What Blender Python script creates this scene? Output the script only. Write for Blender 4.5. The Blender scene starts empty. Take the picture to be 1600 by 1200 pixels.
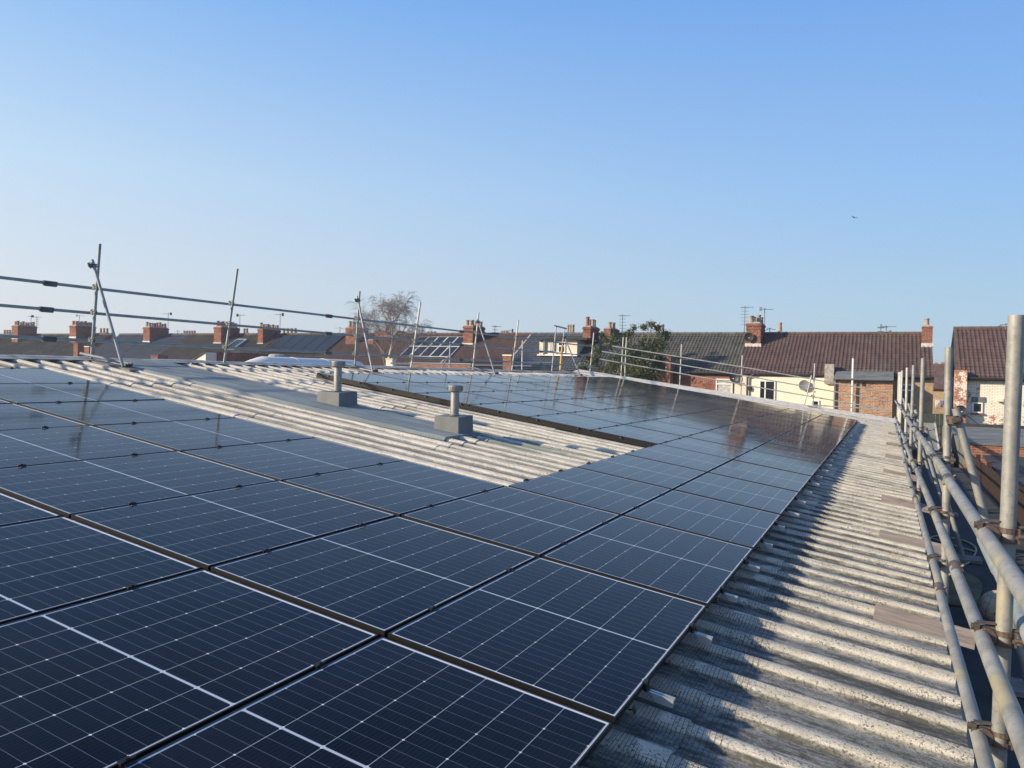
import bpy, math, random
import numpy as np
from mathutils import Vector, Matrix
random.seed(7)
R_ = math.radians
SC = bpy.context.scene
COL = SC.collection

# ------------------------------------------------------------------ camera
YAW, PITCH, ROLL, FOC = R_(25.772), R_(-0.831), R_(1.3), 1219.05
cF = Vector((-math.sin(YAW)*math.cos(PITCH), math.cos(YAW)*math.cos(PITCH), math.sin(PITCH)))
r0 = Vector((math.cos(YAW), math.sin(YAW), 0)); u0 = r0.cross(cF)
cR = r0*math.cos(ROLL) + u0*math.sin(ROLL)
cU = -r0*math.sin(ROLL) + u0*math.cos(ROLL)
cam = bpy.data.cameras.new('camera'); camo = bpy.data.objects.new('camera', cam); COL.objects.link(camo)
M = Matrix((cR, cU, -cF)).transposed().to_4x4()
camo.matrix_world = M
cam.sensor_width = 36; cam.lens = 36*FOC/1600; cam.clip_start = 0.05; cam.clip_end = 3000
SC.camera = camo

# ------------------------------------------------------------------ light
SUN_EL, SUN_AZ = R_(21.5), R_(231)          # azimuth clockwise from +Y
w = bpy.data.worlds.new('World'); SC.world = w; w.use_nodes = True
nt = w.node_tree; bg = nt.nodes['Background']
sky = nt.nodes.new('ShaderNodeTexSky'); sky.sky_type = 'NISHITA'; sky.sun_disc = False
sky.sun_elevation = SUN_EL; sky.sun_rotation = SUN_AZ
sky.altitude = 0; sky.air_density = 1.0; sky.dust_density = 1.0; sky.ozone_density = 1.5
# the hazy winter air brightens the sky towards the sun side and towards the horizon
def wn(t, **k):
    n = nt.nodes.new(t)
    for a_, b_ in k.items(): setattr(n, a_, b_)
    return n
def wl(a, b): nt.links.new(a, b)
wtc = wn('ShaderNodeTexCoord'); wsp = wn('ShaderNodeSeparateXYZ'); wl(wtc.outputs['Generated'], wsp.inputs[0])
def srgb(r, g, b): return tuple(((c/255+.055)/1.055)**2.4 for c in (r, g, b))+(1,)
def wramp(cols):
    r = wn('ShaderNodeValToRGB'); e = r.color_ramp.elements; r.color_ramp.interpolation = 'EASE' if False else 'LINEAR'
    for k, (p, c) in enumerate(cols):
        el = e[k] if k < 2 else e.new(p)
        el.position = p; el.color = srgb(*c)
    wl(wsp.outputs[2], r.inputs[0]); return r.outputs[0]
cl = wramp([(0, (219, 219, 223)), (.10, (212, 220, 230)), (.22, (194, 219, 240)), (.42, (132, 184, 241)), (1, (56, 94, 165))])
cr_ = wramp([(0, (162, 188, 208)), (.10, (154, 190, 220)), (.22, (134, 181, 232)), (.42, (107, 159, 230)), (1, (50, 86, 158))])
wd = wn('ShaderNodeVectorMath', operation='DOT_PRODUCT'); wl(wtc.outputs['Generated'], wd.inputs[0])
wd.inputs[1].default_value = (math.sin(SUN_AZ), math.cos(SUN_AZ), 0)
wm = wn('ShaderNodeMapRange'); wl(wd.outputs['Value'], wm.inputs[0]); wm.inputs[1].default_value = -.78; wm.inputs[2].default_value = .42
wx = wn('ShaderNodeMix', data_type='RGBA'); wl(wm.outputs[0], wx.inputs[0]); wl(cr_, wx.inputs[6]); wl(cl, wx.inputs[7])
wsc = wn('ShaderNodeMix', data_type='RGBA', blend_type='MULTIPLY'); wsc.inputs[0].default_value = 1; wl(wx.outputs[2], wsc.inputs[6]); k_ = .745/.12; wsc.inputs[7].default_value = (k_, k_, k_, 1); wsc.clamp_result = False
wf = wn('ShaderNodeMix', data_type='RGBA'); wf.inputs[0].default_value = .85; wl(sky.outputs[0], wf.inputs[6]); wl(wsc.outputs[2], wf.inputs[7])
wl(wf.outputs[2], bg.inputs[0])
bg.inputs[1].default_value = 0.12
sl = bpy.data.lights.new('sun', 'SUN'); sl.energy = 5.0; sl.angle = R_(1.2); sl.color = (1.0, 0.82, 0.58)
slo = bpy.data.objects.new('sun', sl); COL.objects.link(slo)
toward = Vector((math.cos(SUN_EL)*math.sin(SUN_AZ), math.cos(SUN_EL)*math.cos(SUN_AZ), math.sin(SUN_EL)))
slo.rotation_euler = toward.to_track_quat('Z', 'Y').to_euler()
SC.view_settings.view_transform = 'Standard'; SC.view_settings.look = 'None'
SC.view_settings.gamma = 1; SC.view_settings.exposure = 0.56
SC.render.engine = 'CYCLES'

# ------------------------------------------------------------------ survey helpers (sizes read off the photo at real depths)
def ray(x, y): return cF*FOC + cR*(x-800) - cU*(y-600)
def yp(x, y, Y): d = ray(x, y); return d*(Y/d.y)
def xp(x, y, X): d = ray(x, y); return d*(X/d.x)
SL = 0.142801; H = 1.39969; X0 = -0.95665; Y0 = 3.02372; PB = 1.81062; PA = 1.154
cS, sS = math.cos(SL), math.sin(SL)
def RP(u, v, n):        # roof frame (down-slope, along, normal) -> world
    return Vector((X0 + u*cS + n*sS, Y0 + v, -H - u*sS + n*cS))
GROUND = -4.8

# ------------------------------------------------------------------ tagging helpers
def tag(o, label=None, cat=None, group=None, kind=None):
    if label: o['label'] = label
    if cat: o['category'] = cat
    if group: o['group'] = group
    if kind: o['kind'] = kind
    return o
def empty(name, loc=(0, 0, 0), rot=(0, 0, 0), label=None, cat=None, group=None):
    o = bpy.data.objects.new(name, None); COL.objects.link(o); o.location = loc; o.rotation_euler = rot
    o.empty_display_size = .2
    return tag(o, label, cat, group)

class MB:
    def __init__(s): s.v = []; s.f = []
    def add(s, vs, fs):
        k = len(s.v); s.v += [tuple(p) for p in vs]; s.f += [tuple(i+k for i in f) for f in fs]
    def box(s, a, b, rz=0, piv=None):
        x0, y0, z0 = a; x1, y1, z1 = b
        vs = [Vector(p) for p in ((x0,y0,z0),(x1,y0,z0),(x1,y1,z0),(x0,y1,z0),(x0,y0,z1),(x1,y0,z1),(x1,y1,z1),(x0,y1,z1))]
        if rz:
            pv = Vector(piv or ((x0+x1)/2, (y0+y1)/2, 0)); m = Matrix.Rotation(rz, 3, 'Z')
            vs = [m@(p-pv)+pv for p in vs]
        s.add(vs, [(0,3,2,1),(4,5,6,7),(0,1,5,4),(1,2,6,5),(2,3,7,6),(3,0,4,7)])
    def hexa(s, vs): s.add(vs, [(0,3,2,1),(4,5,6,7),(0,1,5,4),(1,2,6,5),(2,3,7,6),(3,0,4,7)])
    def beam(s, a, b, w, h, up=(0,0,1)):
        a = Vector(a); b = Vector(b); d = (b-a).normalized(); sd = d.cross(Vector(up))
        if sd.length < 1e-4: sd = Vector((1,0,0))
        sd.normalize(); u = sd.cross(d)
        vs = [a-sd*w/2-u*h/2, a+sd*w/2-u*h/2, b+sd*w/2-u*h/2, b-sd*w/2-u*h/2,
              a-sd*w/2+u*h/2, a+sd*w/2+u*h/2, b+sd*w/2+u*h/2, b-sd*w/2+u*h/2]
        s.hexa(vs)
    def tube(s, a, b, r, seg=12, r2=None, cap=True):
        a = Vector(a); b = Vector(b); d = (b-a).normalized()
        t = Vector((0,0,1)) if abs(d.z) < .9 else Vector((1,0,0)); x = d.cross(t).normalized(); y = d.cross(x)
        r2 = r if r2 is None else r2; vs = []
        for i in range(seg):
            an = 2*math.pi*i/seg; o = x*math.cos(an)+y*math.sin(an); vs += [a+o*r, b+o*r2]
        fs = [(2*i, 2*i+1, (2*i+3) % (2*seg), (2*i+2) % (2*seg)) for i in range(seg)]
        if cap: fs += [tuple(2*i for i in range(seg)), tuple(2*i+1 for i in reversed(range(seg)))]
        s.add(vs, fs)
    def path(s, pts, r, seg=6):
        for a, b in zip(pts[:-1], pts[1:]): s.tube(a, b, r, seg)
    def lathe(s, c, prof, seg=20):       # prof: (r, z) list
        c = Vector(c); k = len(s.v)
        for r, z in prof:
            for i in range(seg):
                an = 2*math.pi*i/seg; s.v.append(tuple(c+Vector((r*math.cos(an), r*math.sin(an), z))))
        for j in range(len(prof)-1):
            for i in range(seg):
                s.f.append((k+j*seg+i, k+j*seg+(i+1) % seg, k+(j+1)*seg+(i+1) % seg, k+(j+1)*seg+i))
        s.f.append(tuple(k+i for i in reversed(range(seg)))); s.f.append(tuple(k+(len(prof)-1)*seg+i for i in range(seg)))
    def mesh(s, name, mt, smooth=False):
        me = bpy.data.meshes.new(name); me.from_pydata(s.v, [], s.f); me.validate(); me.update()
        if mt: me.materials.append(mt)
        if smooth: me.polygons.foreach_set('use_smooth', [True]*len(me.polygons))
        return me
    def build(s, name, mt, parent=None, smooth=False, loc=None):
        o = bpy.data.objects.new(name, s.mesh(name, mt, smooth)); COL.objects.link(o)
        if parent is not None: o.parent = parent
        if loc is not None: o.location = loc
        return o
def autosmooth(o, ang=40):
    me = o.data; me.polygons.foreach_set('use_smooth', [True]*len(me.polygons)); me.update()
    try: me.set_sharp_from_angle(angle=R_(ang))
    except Exception: pass
    return o
def obj(name, me, parent=None, loc=None):
    o = bpy.data.objects.new(name, me); COL.objects.link(o)
    if parent is not None: o.parent = parent
    if loc is not None: o.location = loc
    return o
def copy_tree(o, parent=None):
    c = o.copy(); COL.objects.link(c)
    if parent is not None: c.parent = parent
    for ch in list(o.children): copy_tree(ch, c)
    return c

# ------------------------------------------------------------------ material helpers
class NT:
    def __init__(s, name):
        s.m = bpy.data.materials.new(name); s.m.use_nodes = True; s.t = s.m.node_tree; s.b = s.t.nodes['Principled BSDF']
        s.tc = s.t.nodes.new('ShaderNodeTexCoord')
    def n(s, typ, **kw):
        nd = s.t.nodes.new(typ)
        for k, v in kw.items(): setattr(nd, k, v)
        return nd
    def l(s, a, b): s.t.links.new(a, b)
    def put(s, sock, v):
        if isinstance(v, (int, float)): sock.default_value = v
        elif isinstance(v, (tuple, list)): sock.default_value = tuple(v) if len(v) == len(sock.default_value) else (*v, 1)
        else: s.l(v, sock)
    def math(s, op, a, b=0.0, c=None):
        nd = s.n('ShaderNodeMath', operation=op); s.put(nd.inputs[0], a); s.put(nd.inputs[1], b)
        if c is not None: s.put(nd.inputs[2], c)
        return nd.outputs[0]
    def mix(s, f, a, b):
        nd = s.n('ShaderNodeMix', data_type='RGBA'); s.put(nd.inputs[0], f); s.put(nd.inputs[6], a); s.put(nd.inputs[7], b); return nd.outputs[2]
    def noise(s, scale, det=4, rough=.6, vec=None, sc3=None, dist=0):
        nd = s.n('ShaderNodeTexNoise'); nd.inputs['Scale'].default_value = scale; nd.inputs['Detail'].default_value = det
        nd.inputs['Roughness'].default_value = rough; nd.inputs['Distortion'].default_value = dist
        v = vec or s.tc.outputs['Object']
        if sc3:
            mp = s.n('ShaderNodeMapping'); mp.inputs['Scale'].default_value = sc3; s.l(v, mp.inputs[0]); v = mp.outputs[0]
        s.l(v, nd.inputs['Vector']); return nd.outputs['Fac']
    def ramp(s, f, a, b):            # smooth 0..1 between a and b
        nd = s.n('ShaderNodeMapRange'); nd.interpolation_type = 'SMOOTHSTEP'; s.put(nd.inputs[0], f)
        nd.inputs[1].default_value = a; nd.inputs[2].default_value = b; return nd.outputs[0]
    def xyz(s, v=None):
        nd = s.n('ShaderNodeSeparateXYZ'); s.l(v or s.tc.outputs['Object'], nd.inputs[0]); return nd.outputs
    def base(s, c): s.put(s.b.inputs['Base Color'], c)
    def set(s, rough=None, metal=None, spec=None, bump=None, bstr=.3, bdist=.01):
        if rough is not None: s.put(s.b.inputs['Roughness'], rough)
        if metal is not None: s.put(s.b.inputs['Metallic'], metal)
        if spec is not None: s.put(s.b.inputs['Specular IOR Level'], spec)
        if bump is not None:
            nd = s.n('ShaderNodeBump'); nd.inputs['Strength'].default_value = bstr; nd.inputs['Distance'].default_value = bdist
            s.put(nd.inputs['Height'], bump); s.l(nd.outputs[0], s.b.inputs['Normal'])
def simple(name, c, rough=.7, metal=0, var=.25, sc=6, spec=.5, bump=0):
    t = NT(name); f = t.noise(sc, 5, .65)
    c2 = tuple(x*(1-var) for x in c); c3 = tuple(min(1, x*(1+var)) for x in c)
    t.base(t.mix(t.ramp(f, .3, .7), c2, c3)); t.set(rough, metal, spec, f if bump else None, .4, bump or .01)
    return t.m

MT = {}
def m_glass():
    t = NT('solar_cells'); x, y, z = t.xyz()
    cw, ch = .1837, .07117
    xx = t.math('SUBTRACT', t.math('MULTIPLY', x, -1), .0159)      # 0..1.102 from lower edge
    fx = t.math('PINGPONG', xx, cw/2)                               # 0 on column lines
    lineX = t.math('LESS_THAN', fx, .0014)
    y1 = t.math('SUBTRACT', y, .020); y2 = t.math('SUBTRACT', y, .888)
    upper = t.math('GREATER_THAN', y, .881)
    yy = t.math('ADD', t.math('MULTIPLY', upper, y2), t.math('MULTIPLY', t.math('SUBTRACT', 1, upper), y1))
    fy = t.math('PINGPONG', yy, ch/2); lineY = t.math('LESS_THAN', fy, .0008)
    fy3 = t.math('PINGPONG', yy, ch*1.5)
    dot = t.math('LESS_THAN', t.math('ADD', fx, fy3), .0062)
    mid = t.math('LESS_THAN', t.math('ABSOLUTE', t.math('SUBTRACT', y, .881)), .0058)
    bx = t.math('LESS_THAN', t.math('MINIMUM', t.math('SUBTRACT', -.0080, x), t.math('ADD', x, 1.1232)), .0055)
    by = t.math('LESS_THAN', t.math('MINIMUM', t.math('SUBTRACT', y, .0078), t.math('SUBTRACT', 1.7512, y)), .0125)
    border = t.math('MAXIMUM', bx, by)
    bus = t.math('LESS_THAN', t.math('PINGPONG', xx, cw/20), .00045)
    # slight tone differences from cell to cell
    cellv = t.n('ShaderNodeTexWhiteNoise', noise_dimensions='3D')
    cb = t.n('ShaderNodeCombineXYZ'); t.l(t.math('FLOOR', t.math('DIVIDE', xx, cw)), cb.inputs[0]); t.l(t.math('FLOOR', t.math('DIVIDE', yy, ch*3)), cb.inputs[1])
    oi = t.n('ShaderNodeObjectInfo'); t.l(oi.outputs['Random'], cb.inputs[2]); t.l(cb.outputs[0], cellv.inputs['Vector'])
    cell = t.mix(cellv.outputs['Value'], (.0022, .0036, .009), (.0045, .007, .016))
    c = t.mix(t.math('MULTIPLY', bus, .16), cell, (.10, .12, .17))
    c = t.mix(t.math('MULTIPLY', lineY, .58), c, (.26, .30, .36))
    c = t.mix(t.math('MULTIPLY', lineX, .70), c, (.50, .56, .62))
    c = t.mix(dot, c, (.72, .76, .80)); c = t.mix(mid, c, (.50, .56, .63)); c = t.mix(border, c, (.66, .70, .74))
    dust = t.noise(1.3, 5, .6); fine = t.noise(90, 3, .7)
    c = t.mix(t.math('MULTIPLY', t.ramp(dust, .35, .75), .012), c, (.4, .38, .34))
    t.base(c)
    t.b.inputs['IOR'].default_value = 1.185
    t.set(rough=t.math('ADD', .065, t.math('MULTIPLY', t.ramp(dust, .3, .7), .05)), spec=.5, bump=t.noise(2.2, 2, .4), bstr=.10, bdist=.01)
    return t.m
def m_roof():
    t = NT('fibre_cement_sheet'); x, y, z = t.xyz()
    big = t.noise(.55, 5, .62); streak = t.noise(3.0, 5, .7, sc3=(.35, 3.5, 1)); mid = t.noise(7, 5, .7, sc3=(.6, 1, 1))
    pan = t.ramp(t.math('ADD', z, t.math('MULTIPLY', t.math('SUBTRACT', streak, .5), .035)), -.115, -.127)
    c = t.mix(t.ramp(mid, .3, .72), (.46, .43, .35), (.66, .62, .52))
    c = t.mix(t.math('MULTIPLY', t.ramp(big, .45, .75), .35), c, (.33, .35, .34)); c = t.mix(t.math('MULTIPLY', t.ramp(t.noise(40, 4, .75), .52, .70), .30), c, (.22, .21, .18))
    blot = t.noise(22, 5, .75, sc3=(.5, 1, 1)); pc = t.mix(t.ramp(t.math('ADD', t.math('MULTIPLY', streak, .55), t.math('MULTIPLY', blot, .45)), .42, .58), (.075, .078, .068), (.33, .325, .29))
    up = t.ramp(x, -1.2, -3.2)          # dirt gathers towards the eave
    pc = t.mix(t.math('MULTIPLY', up, .32), pc, (.42, .40, .34)); c = t.mix(t.math('MULTIPLY', up, .45), c, (.72, .70, .63))
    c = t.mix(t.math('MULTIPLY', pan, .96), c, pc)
    # lichen and dirt specks, denser near the eave
    sp = t.noise(80, 3, .6); sp2 = t.noise(170, 2, .6); clump = t.noise(3.2, 3, .6)
    th = t.math('SUBTRACT', .645, t.math('MULTIPLY', t.ramp(clump, .3, .75), .09))
    s1 = t.math('GREATER_THAN', sp, th); s2 = t.math('GREATER_THAN', sp2, t.math('ADD', th, .0))
    c = t.mix(t.math('MULTIPLY', s1, .75), c, (.07, .07, .065)); c = t.mix(t.math('MULTIPLY', s2, .6), c, (.12, .115, .10))
    lich = t.math('GREATER_THAN', t.noise(30, 3, .6), .70); c = t.mix(t.math('MULTIPLY', lich, .5), c, (.45, .40, .22))
    # algae washed down below the flue kerbs
    al = t.ramp(t.noise(1.6, 4, .6, sc3=(.5, 1.6, 1)), .48, .62)
    yb = t.math('MULTIPLY', t.ramp(y, 5.9, 6.5), t.ramp(y, 7.9, 7.1)); xb = t.math('MULTIPLY', t.ramp(x, -4.6, -4.1), t.ramp(x, -1.9, -3.0))
    c = t.mix(t.math('MULTIPLY', t.math('MULTIPLY', al, t.math('MULTIPLY', yb, xb)), .75), c, (.13, .17, .15))
    t.base(c); t.set(.92, 0, .12, t.math('ADD', mid, t.math('MULTIPLY', t.noise(45, 4, .7), .7)), .7, .008)
    return t.m
def m_brick(name, c1, c2, mort, mix2=None, sc=1.0, paint=None, pth=.5, bw=.225, rh=.075):
    t = NT(name); x, y, z = t.xyz()
    cb = t.n('ShaderNodeCombineXYZ'); t.l(t.math('ADD', x, y), cb.inputs[0]); t.l(z, cb.inputs[1])
    br = t.n('ShaderNodeTexBrick'); t.l(cb.outputs[0], br.inputs['Vector'])
    br.inputs['Scale'].default_value = 1; br.inputs['Brick Width'].default_value = bw; br.inputs['Row Height'].default_value = rh
    br.inputs['Mortar Size'].default_value = .010; br.inputs['Mortar Smooth'].default_value = .1; br.inputs['Bias'].default_value = -.1
    br.inputs['Color1'].default_value = (*c1, 1); br.inputs['Color2'].default_value = (*c2, 1); br.inputs['Mortar'].default_value = (*mort, 1)
    n1 = t.noise(2.0, 5, .65); n2 = t.noise(14, 4, .7)
    c = t.mix(t.math('MULTIPLY', t.ramp(n1, .42, .68), .6), br.outputs['Color'], tuple(v*.45 for v in c1))
    c = t.mix(t.math('MULTIPLY', t.ramp(n2, .52, .66), .6), c, mix2 or tuple(min(1, v*1.9+.06) for v in c2))
    if paint:
        pm = t.math('ADD', t.noise(2.3, 6, .75), t.math('MULTIPLY', t.math('SUBTRACT', n2, .5), .5))
        c = t.mix(t.ramp(pm, pth-.02, pth+.02), c, t.mix(br.outputs['Fac'], paint, tuple(v*.55 for v in paint)))
    t.base(c); t.set(.9, 0, .3, t.math('SUBTRACT', t.math('MULTIPLY', n2, .4), br.outputs['Fac']), .5, .008)
    return t.m
def m_tile(name, c1, c2, moss=.0, mc=(.16, .16, .12), rh=.33, cw=.2):
    t = NT(name); x, y, z = t.xyz()
    wn = t.n('ShaderNodeTexWhiteNoise', noise_dimensions='2D'); cb = t.n('ShaderNodeCombineXYZ')
    t.l(t.math('FLOOR', t.math('DIVIDE', x, cw)), cb.inputs[0]); t.l(t.math('FLOOR', t.math('DIVIDE', y, rh*.862)), cb.inputs[1]); t.l(cb.outputs[0], wn.inputs['Vector'])
    c = t.mix(wn.outputs['Value'], c1, c2); n1 = t.noise(.7, 5, .65); n2 = t.noise(9, 4, .7)
    c = t.mix(t.math('MULTIPLY', t.ramp(n1, .4, .75), .35), c, tuple(v*.5 for v in c1))
    c = t.mix(t.math('MULTIPLY', t.ramp(t.math('ADD', n1, t.math('MULTIPLY', n2, .5)), .78-.2*moss, 1.0-.2*moss), .6), c, mc)
    sp = t.math('GREATER_THAN', t.noise(5.5, 2, .5), .80); c = t.mix(t.math('MULTIPLY', sp, .8), c, (.45, .45, .42))
    t.base(c); t.set(.78, 0, .35, n2, .3, .01); return t.m
def m_galv(name, a, b, rust=.0, stain=(.32, .29, .16), st=.62, metal=.35):
    t = NT(name); n1 = t.noise(5, 5, .7); n2 = t.noise(60, 3, .6); n3 = t.noise(2.1, 4, .6)
    c = t.mix(t.ramp(n1, .3, .7), a, b); c = t.mix(t.math('MULTIPLY', t.ramp(n2, .5, .75), .4), c, tuple(v*.55 for v in a))
    c = t.mix(t.math('MULTIPLY', t.ramp(n3, st, st+.12), .75), c, stain)
    if rust:
        c = t.mix(t.math('MULTIPLY', t.ramp(t.noise(8, 5, .75), .60, .70), rust), c, (.22, .10, .05))
    t.base(c); t.set(t.math('ADD', .42, t.math('MULTIPLY', n1, .3)), metal, .5, n2, .25, .003); return t.m
def m_wood(name, a, b):
    t = NT(name); g = t.noise(3, 6, .7, sc3=(1, 12, 12)); n2 = t.noise(5, 4, .6)
    c = t.mix(t.ramp(g, .3, .7), a, b); c = t.mix(t.math('MULTIPLY', t.ramp(n2, .5, .8), .5), c, tuple(v*.5 for v in a))
    t.base(c); t.set(.85, 0, .3, g, .4, .004); return t.m

G = MT
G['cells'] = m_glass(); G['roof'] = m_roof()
G['frame'] = simple('black_anodised', (.008, .0077, .0077), .45, .3, .2, 8)
G['clamp'] = simple('black_clamp', (.012, .012, .013), .45, .4)
G['rail'] = simple('mill_aluminium', (.55, .56, .57), .4, .6, .1)
G['net'] = simple('black_netting', (.010, .011, .013), .6, 0, .1)
G['flash'] = None
t = NT('lead_grey_felt'); n1 = t.noise(1.6, 5, .6, sc3=(.5, 2, 1)); n2 = t.noise(35, 3, .6)
c = t.mix(t.ramp(n1, .35, .7), (.165, .195, .195), (.255, .29, .29)); c = t.mix(t.math('MULTIPLY', t.ramp(n2, .55, .75), .4), c, (.30, .30, .28))
t.base(c); t.set(.7, 0, .4, t.math('ADD', n1, t.math('MULTIPLY', n2, .25)), .7, .03); G['flash'] = t.m
G['kerb'] = simple('grp_kerb', (.115, .132, .140), .6, 0, .15, 4, bump=.003)
G['steel'] = m_galv('flue_steel', (.26, .26, .25), (.40, .39, .37), 0, (.22, .20, .18), .62, .85)
G['galv'] = m_galv('galvanised_tube', (.24, .26, .27), (.36, .38, .39), .0, (.25, .27, .24), .6, .3)
G['galvn'] = m_galv('weathered_tube', (.19, .20, .195), (.33, .33, .31), .5, (.38, .335, .20), .52, .25)
G['galvb'] = m_galv('blue_grey_tube', (.20, .25, .26), (.31, .35, .35), .1, (.15, .22, .22), .6, .25)
G['galvw'] = m_galv('bright_tube', (.36, .37, .35), (.52, .52, .48), .05, (.42, .40, .3), .62, .2)
G['rust'] = m_galv('rusty_coupler', (.055, .050, .048), (.17, .125, .10), .9, (.34, .20, .07), .60, .4)
G['couple'] = m_galv('dull_coupler', (.05, .06, .06), (.13, .14, .135), .4, (.12, .10, .08), .6, .4)
G['yellow'] = simple('yellow_paint', (.42, .27, .04), .6, 0, .3, 12)
G['cap'] = simple('weathered_ridge', (.44, .44, .41), .9, 0, .3, 3, spec=.15, bump=.01)
G['verge'] = simple('white_verge', (.74, .69, .57), .95, 0, .18, 4, spec=.1, bump=.01)
G['board'] = m_wood('grey_timber', (.16, .14, .125), (.30, .262, .235))
G['white'] = simple('white_upvc', (.72, .72, .70), .4, 0, .05)
G['whitesheet'] = simple('white_sheet', (.70, .69, .65), .55, 0, .06, 2)
G['dark'] = simple('dark_glass', (.015, .02, .028), .12, 0, .3)
G['curtain'] = simple('curtain', (.42, .43, .42), .8, 0, .35, 9)
G['black'] = simple('black_plastic', (.02, .02, .022), .5, 0, .2)
G['greyp'] = simple('grey_dish', (.17, .19, .21), .6, 0, .1)
G['brick_red'] = m_brick('red_brick', (.20, .062, .040), (.30, .105, .062), (.25, .21, .17))
G['brick_orange'] = m_brick('orange_brick', (.29, .125, .07), (.40, .20, .115), (.46, .38, .28), (.75, .62, .48))
G['brick_chim'] = m_brick('chimney_brick', (.19, .066, .045), (.30, .115, .075), (.14, .12, .10))
G['brick_tan'] = m_brick('tan_brick', (.34, .23, .13), (.42, .29, .17), (.34, .28, .2))
G['brick_white'] = m_brick('painted_brick', (.34, .11, .06), (.42, .17, .10), (.30, .26, .2), None, 1, (.80, .76, .66), .42)
G['brick_worn'] = m_brick('half_painted_brick', (.34, .10, .055), (.44, .16, .09), (.30, .26, .2), None, 1, (.78, .73, .64), .52)
G['render_cream'] = simple('cream_render', (.74, .70, .58), .85, 0, .05, 1.2)
G['render_pale'] = simple('pale_render', (.66, .61, .52), .85, 0, .07, 1.2)
G['cement'] = simple('cement_flaunching', (.33, .32, .29), .9, 0, .3, 8)
G['pot'] = simple('clay_pot', (.30, .24, .19), .8, 0, .35, 6)
G['potred'] = simple('red_clay_pot', (.26, .11, .08), .8, 0, .3, 6)
G['t_brown'] = m_tile('brown_pantile', (.088, .057, .053), (.140, .090, .080))
G['t_grey'] = m_tile('dark_grey_pantile', (.060, .062, .060), (.098, .098, .092), .5)
G['t_slate'] = m_tile('blue_grey_tile', (.065, .080, .105), (.10, .12, .15))
G['t_dark'] = m_tile('dull_brown_tile', (.065, .055, .050), (.10, .086, .076), .2)
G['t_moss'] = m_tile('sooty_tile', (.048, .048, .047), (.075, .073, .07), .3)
G['felt'] = simple('black_felt', (.030, .034, .036), .9, 0, .4, 2.5, bump=.01)
G['feltg'] = simple('grey_felt', (.15, .16, .15), .9, 0, .3, 1.5)
G['ground'] = simple('ground_soil', (.07, .065, .055), .95, 0, .4, .6)
G['fencew'] = m_wood('brown_fence', (.026, .017, .013), (.048, .028, .020))
G['bark'] = simple('birch_bark', (.50, .47, .42), .8, 0, .3, 8)
G['twig'] = simple('birch_twig', (.20, .175, .165), .8, 0, .3, 8)
G['lead'] = simple('lead_flashing', (.50, .50, .48), .7, 0, .2, 6)
G['gutter'] = simple('grey_gutter', (.12, .13, .14), .5, 0, .15)
t = NT('leaves'); oi = t.noise(1.1, 3, .6); n2 = t.noise(16, 2, .5)
c = t.mix(t.ramp(oi, .35, .65), (.034, .052, .022), (.090, .115, .045)); c = t.mix(t.ramp(n2, .5, .75), c, (.12, .125, .045))
t.base(c); t.set(.55, 0, .4); G['leaf'] = t.m

# ================================================================== our building
g = MB(); g.add([(-400, -200, GROUND), (400, -200, GROUND), (400, 700, GROUND), (-400, 700, GROUND)], [(0, 1, 2, 3)])
tag(g.build('ground', G['ground']), kind='structure')

UE = lambda v: (0.42 - .003*(v+Y0) - X0)/cS              # eave
UR = -10.95                                             # ridge
VE = lambda u: 28.0 + (u+10.95)*.40                      # far verge (slightly skewed gable)
wk = empty('workshop', (0, 0, GROUND), label='low workshop with a shallow white corrugated roof under the solar array', cat='workshop')
P = .343
def roof_mesh():
    prof = [(0, 0), (.03, .25), (.07, .66), (.11, .88), (.16, .97), (.21, 1), (.26, .97), (.31, .88), (.35, .66), (.39, .25), (.42, 0), (.54, .04), (.56, .10), (.58, .04), (.72, .0), (.80, .09), (.82, .03), (.93, 0)]
    vs, ns = [], []
    k0 = int(-9/P)
    for k in range(k0, int(33.6/P)+2):
        off = 0
        for t_, h in prof:
            vs.append((k+t_)*P); 
            hh = h*.040
            if k % 3 == 0 and .26 <= t_ < .44: hh += .008          # side lap
            ns.append(hh - .140)
    vs = np.array(vs); ns = np.array(ns)
    V = []; Fc = []
    rows = [UR, -8.7, -6.4, -4.1, -1.9, .16, 1.6]
    for r in range(len(rows)-1):
        ua, ub = rows[r], rows[r+1]
        base = len(V); nu = 5 if r < 5 else 3
        for i in range(nu):
            fr = i/(nu-1)
            for v, n in zip(vs, ns):
                u = ua + (ub+.06-ua)*fr
                if r == 5: u = ua + (UE(v)-ua)*fr
                jit = .004*math.sin(v*1.7+r*2.1)
                V.append((u, min(v, VE(u)), n + .007*fr + jit - .003))
        m = len(vs)
        for i in range(nu-1):
            for j in range(m-1):
                if vs[j] > VE(ua + (ub-ua)*i/(nu-1)) and vs[j] > VE(ua+(ub-ua)*(i+1)/(nu-1)): continue
                a = base+i*m+j; Fc.append((a, a+m, a+m+1, a+1))
        # cut lower edge thickness
        for j in range(m-1):
            a = base+(nu-1)*m+j
            if vs[j] > VE(ub): continue
            x, y, z = V[a]; x2, y2, z2 = V[a+1]; b = len(V); V.append((x, y, z-.012)); V.append((x2, y2, z2-.012)); Fc.append((a, b, b+1, a+1))
    me = bpy.data.meshes.new('roof_sheeting'); me.from_pydata(V, [], Fc); me.update()
    me.materials.append(G['roof']); me.polygons.foreach_set('use_smooth', [True]*len(me.polygons))
    try: me.set_sharp_from_angle(angle=R_(55))
    except Exception: pass
    return me
roofloc = Vector((X0, Y0, -H))
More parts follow.
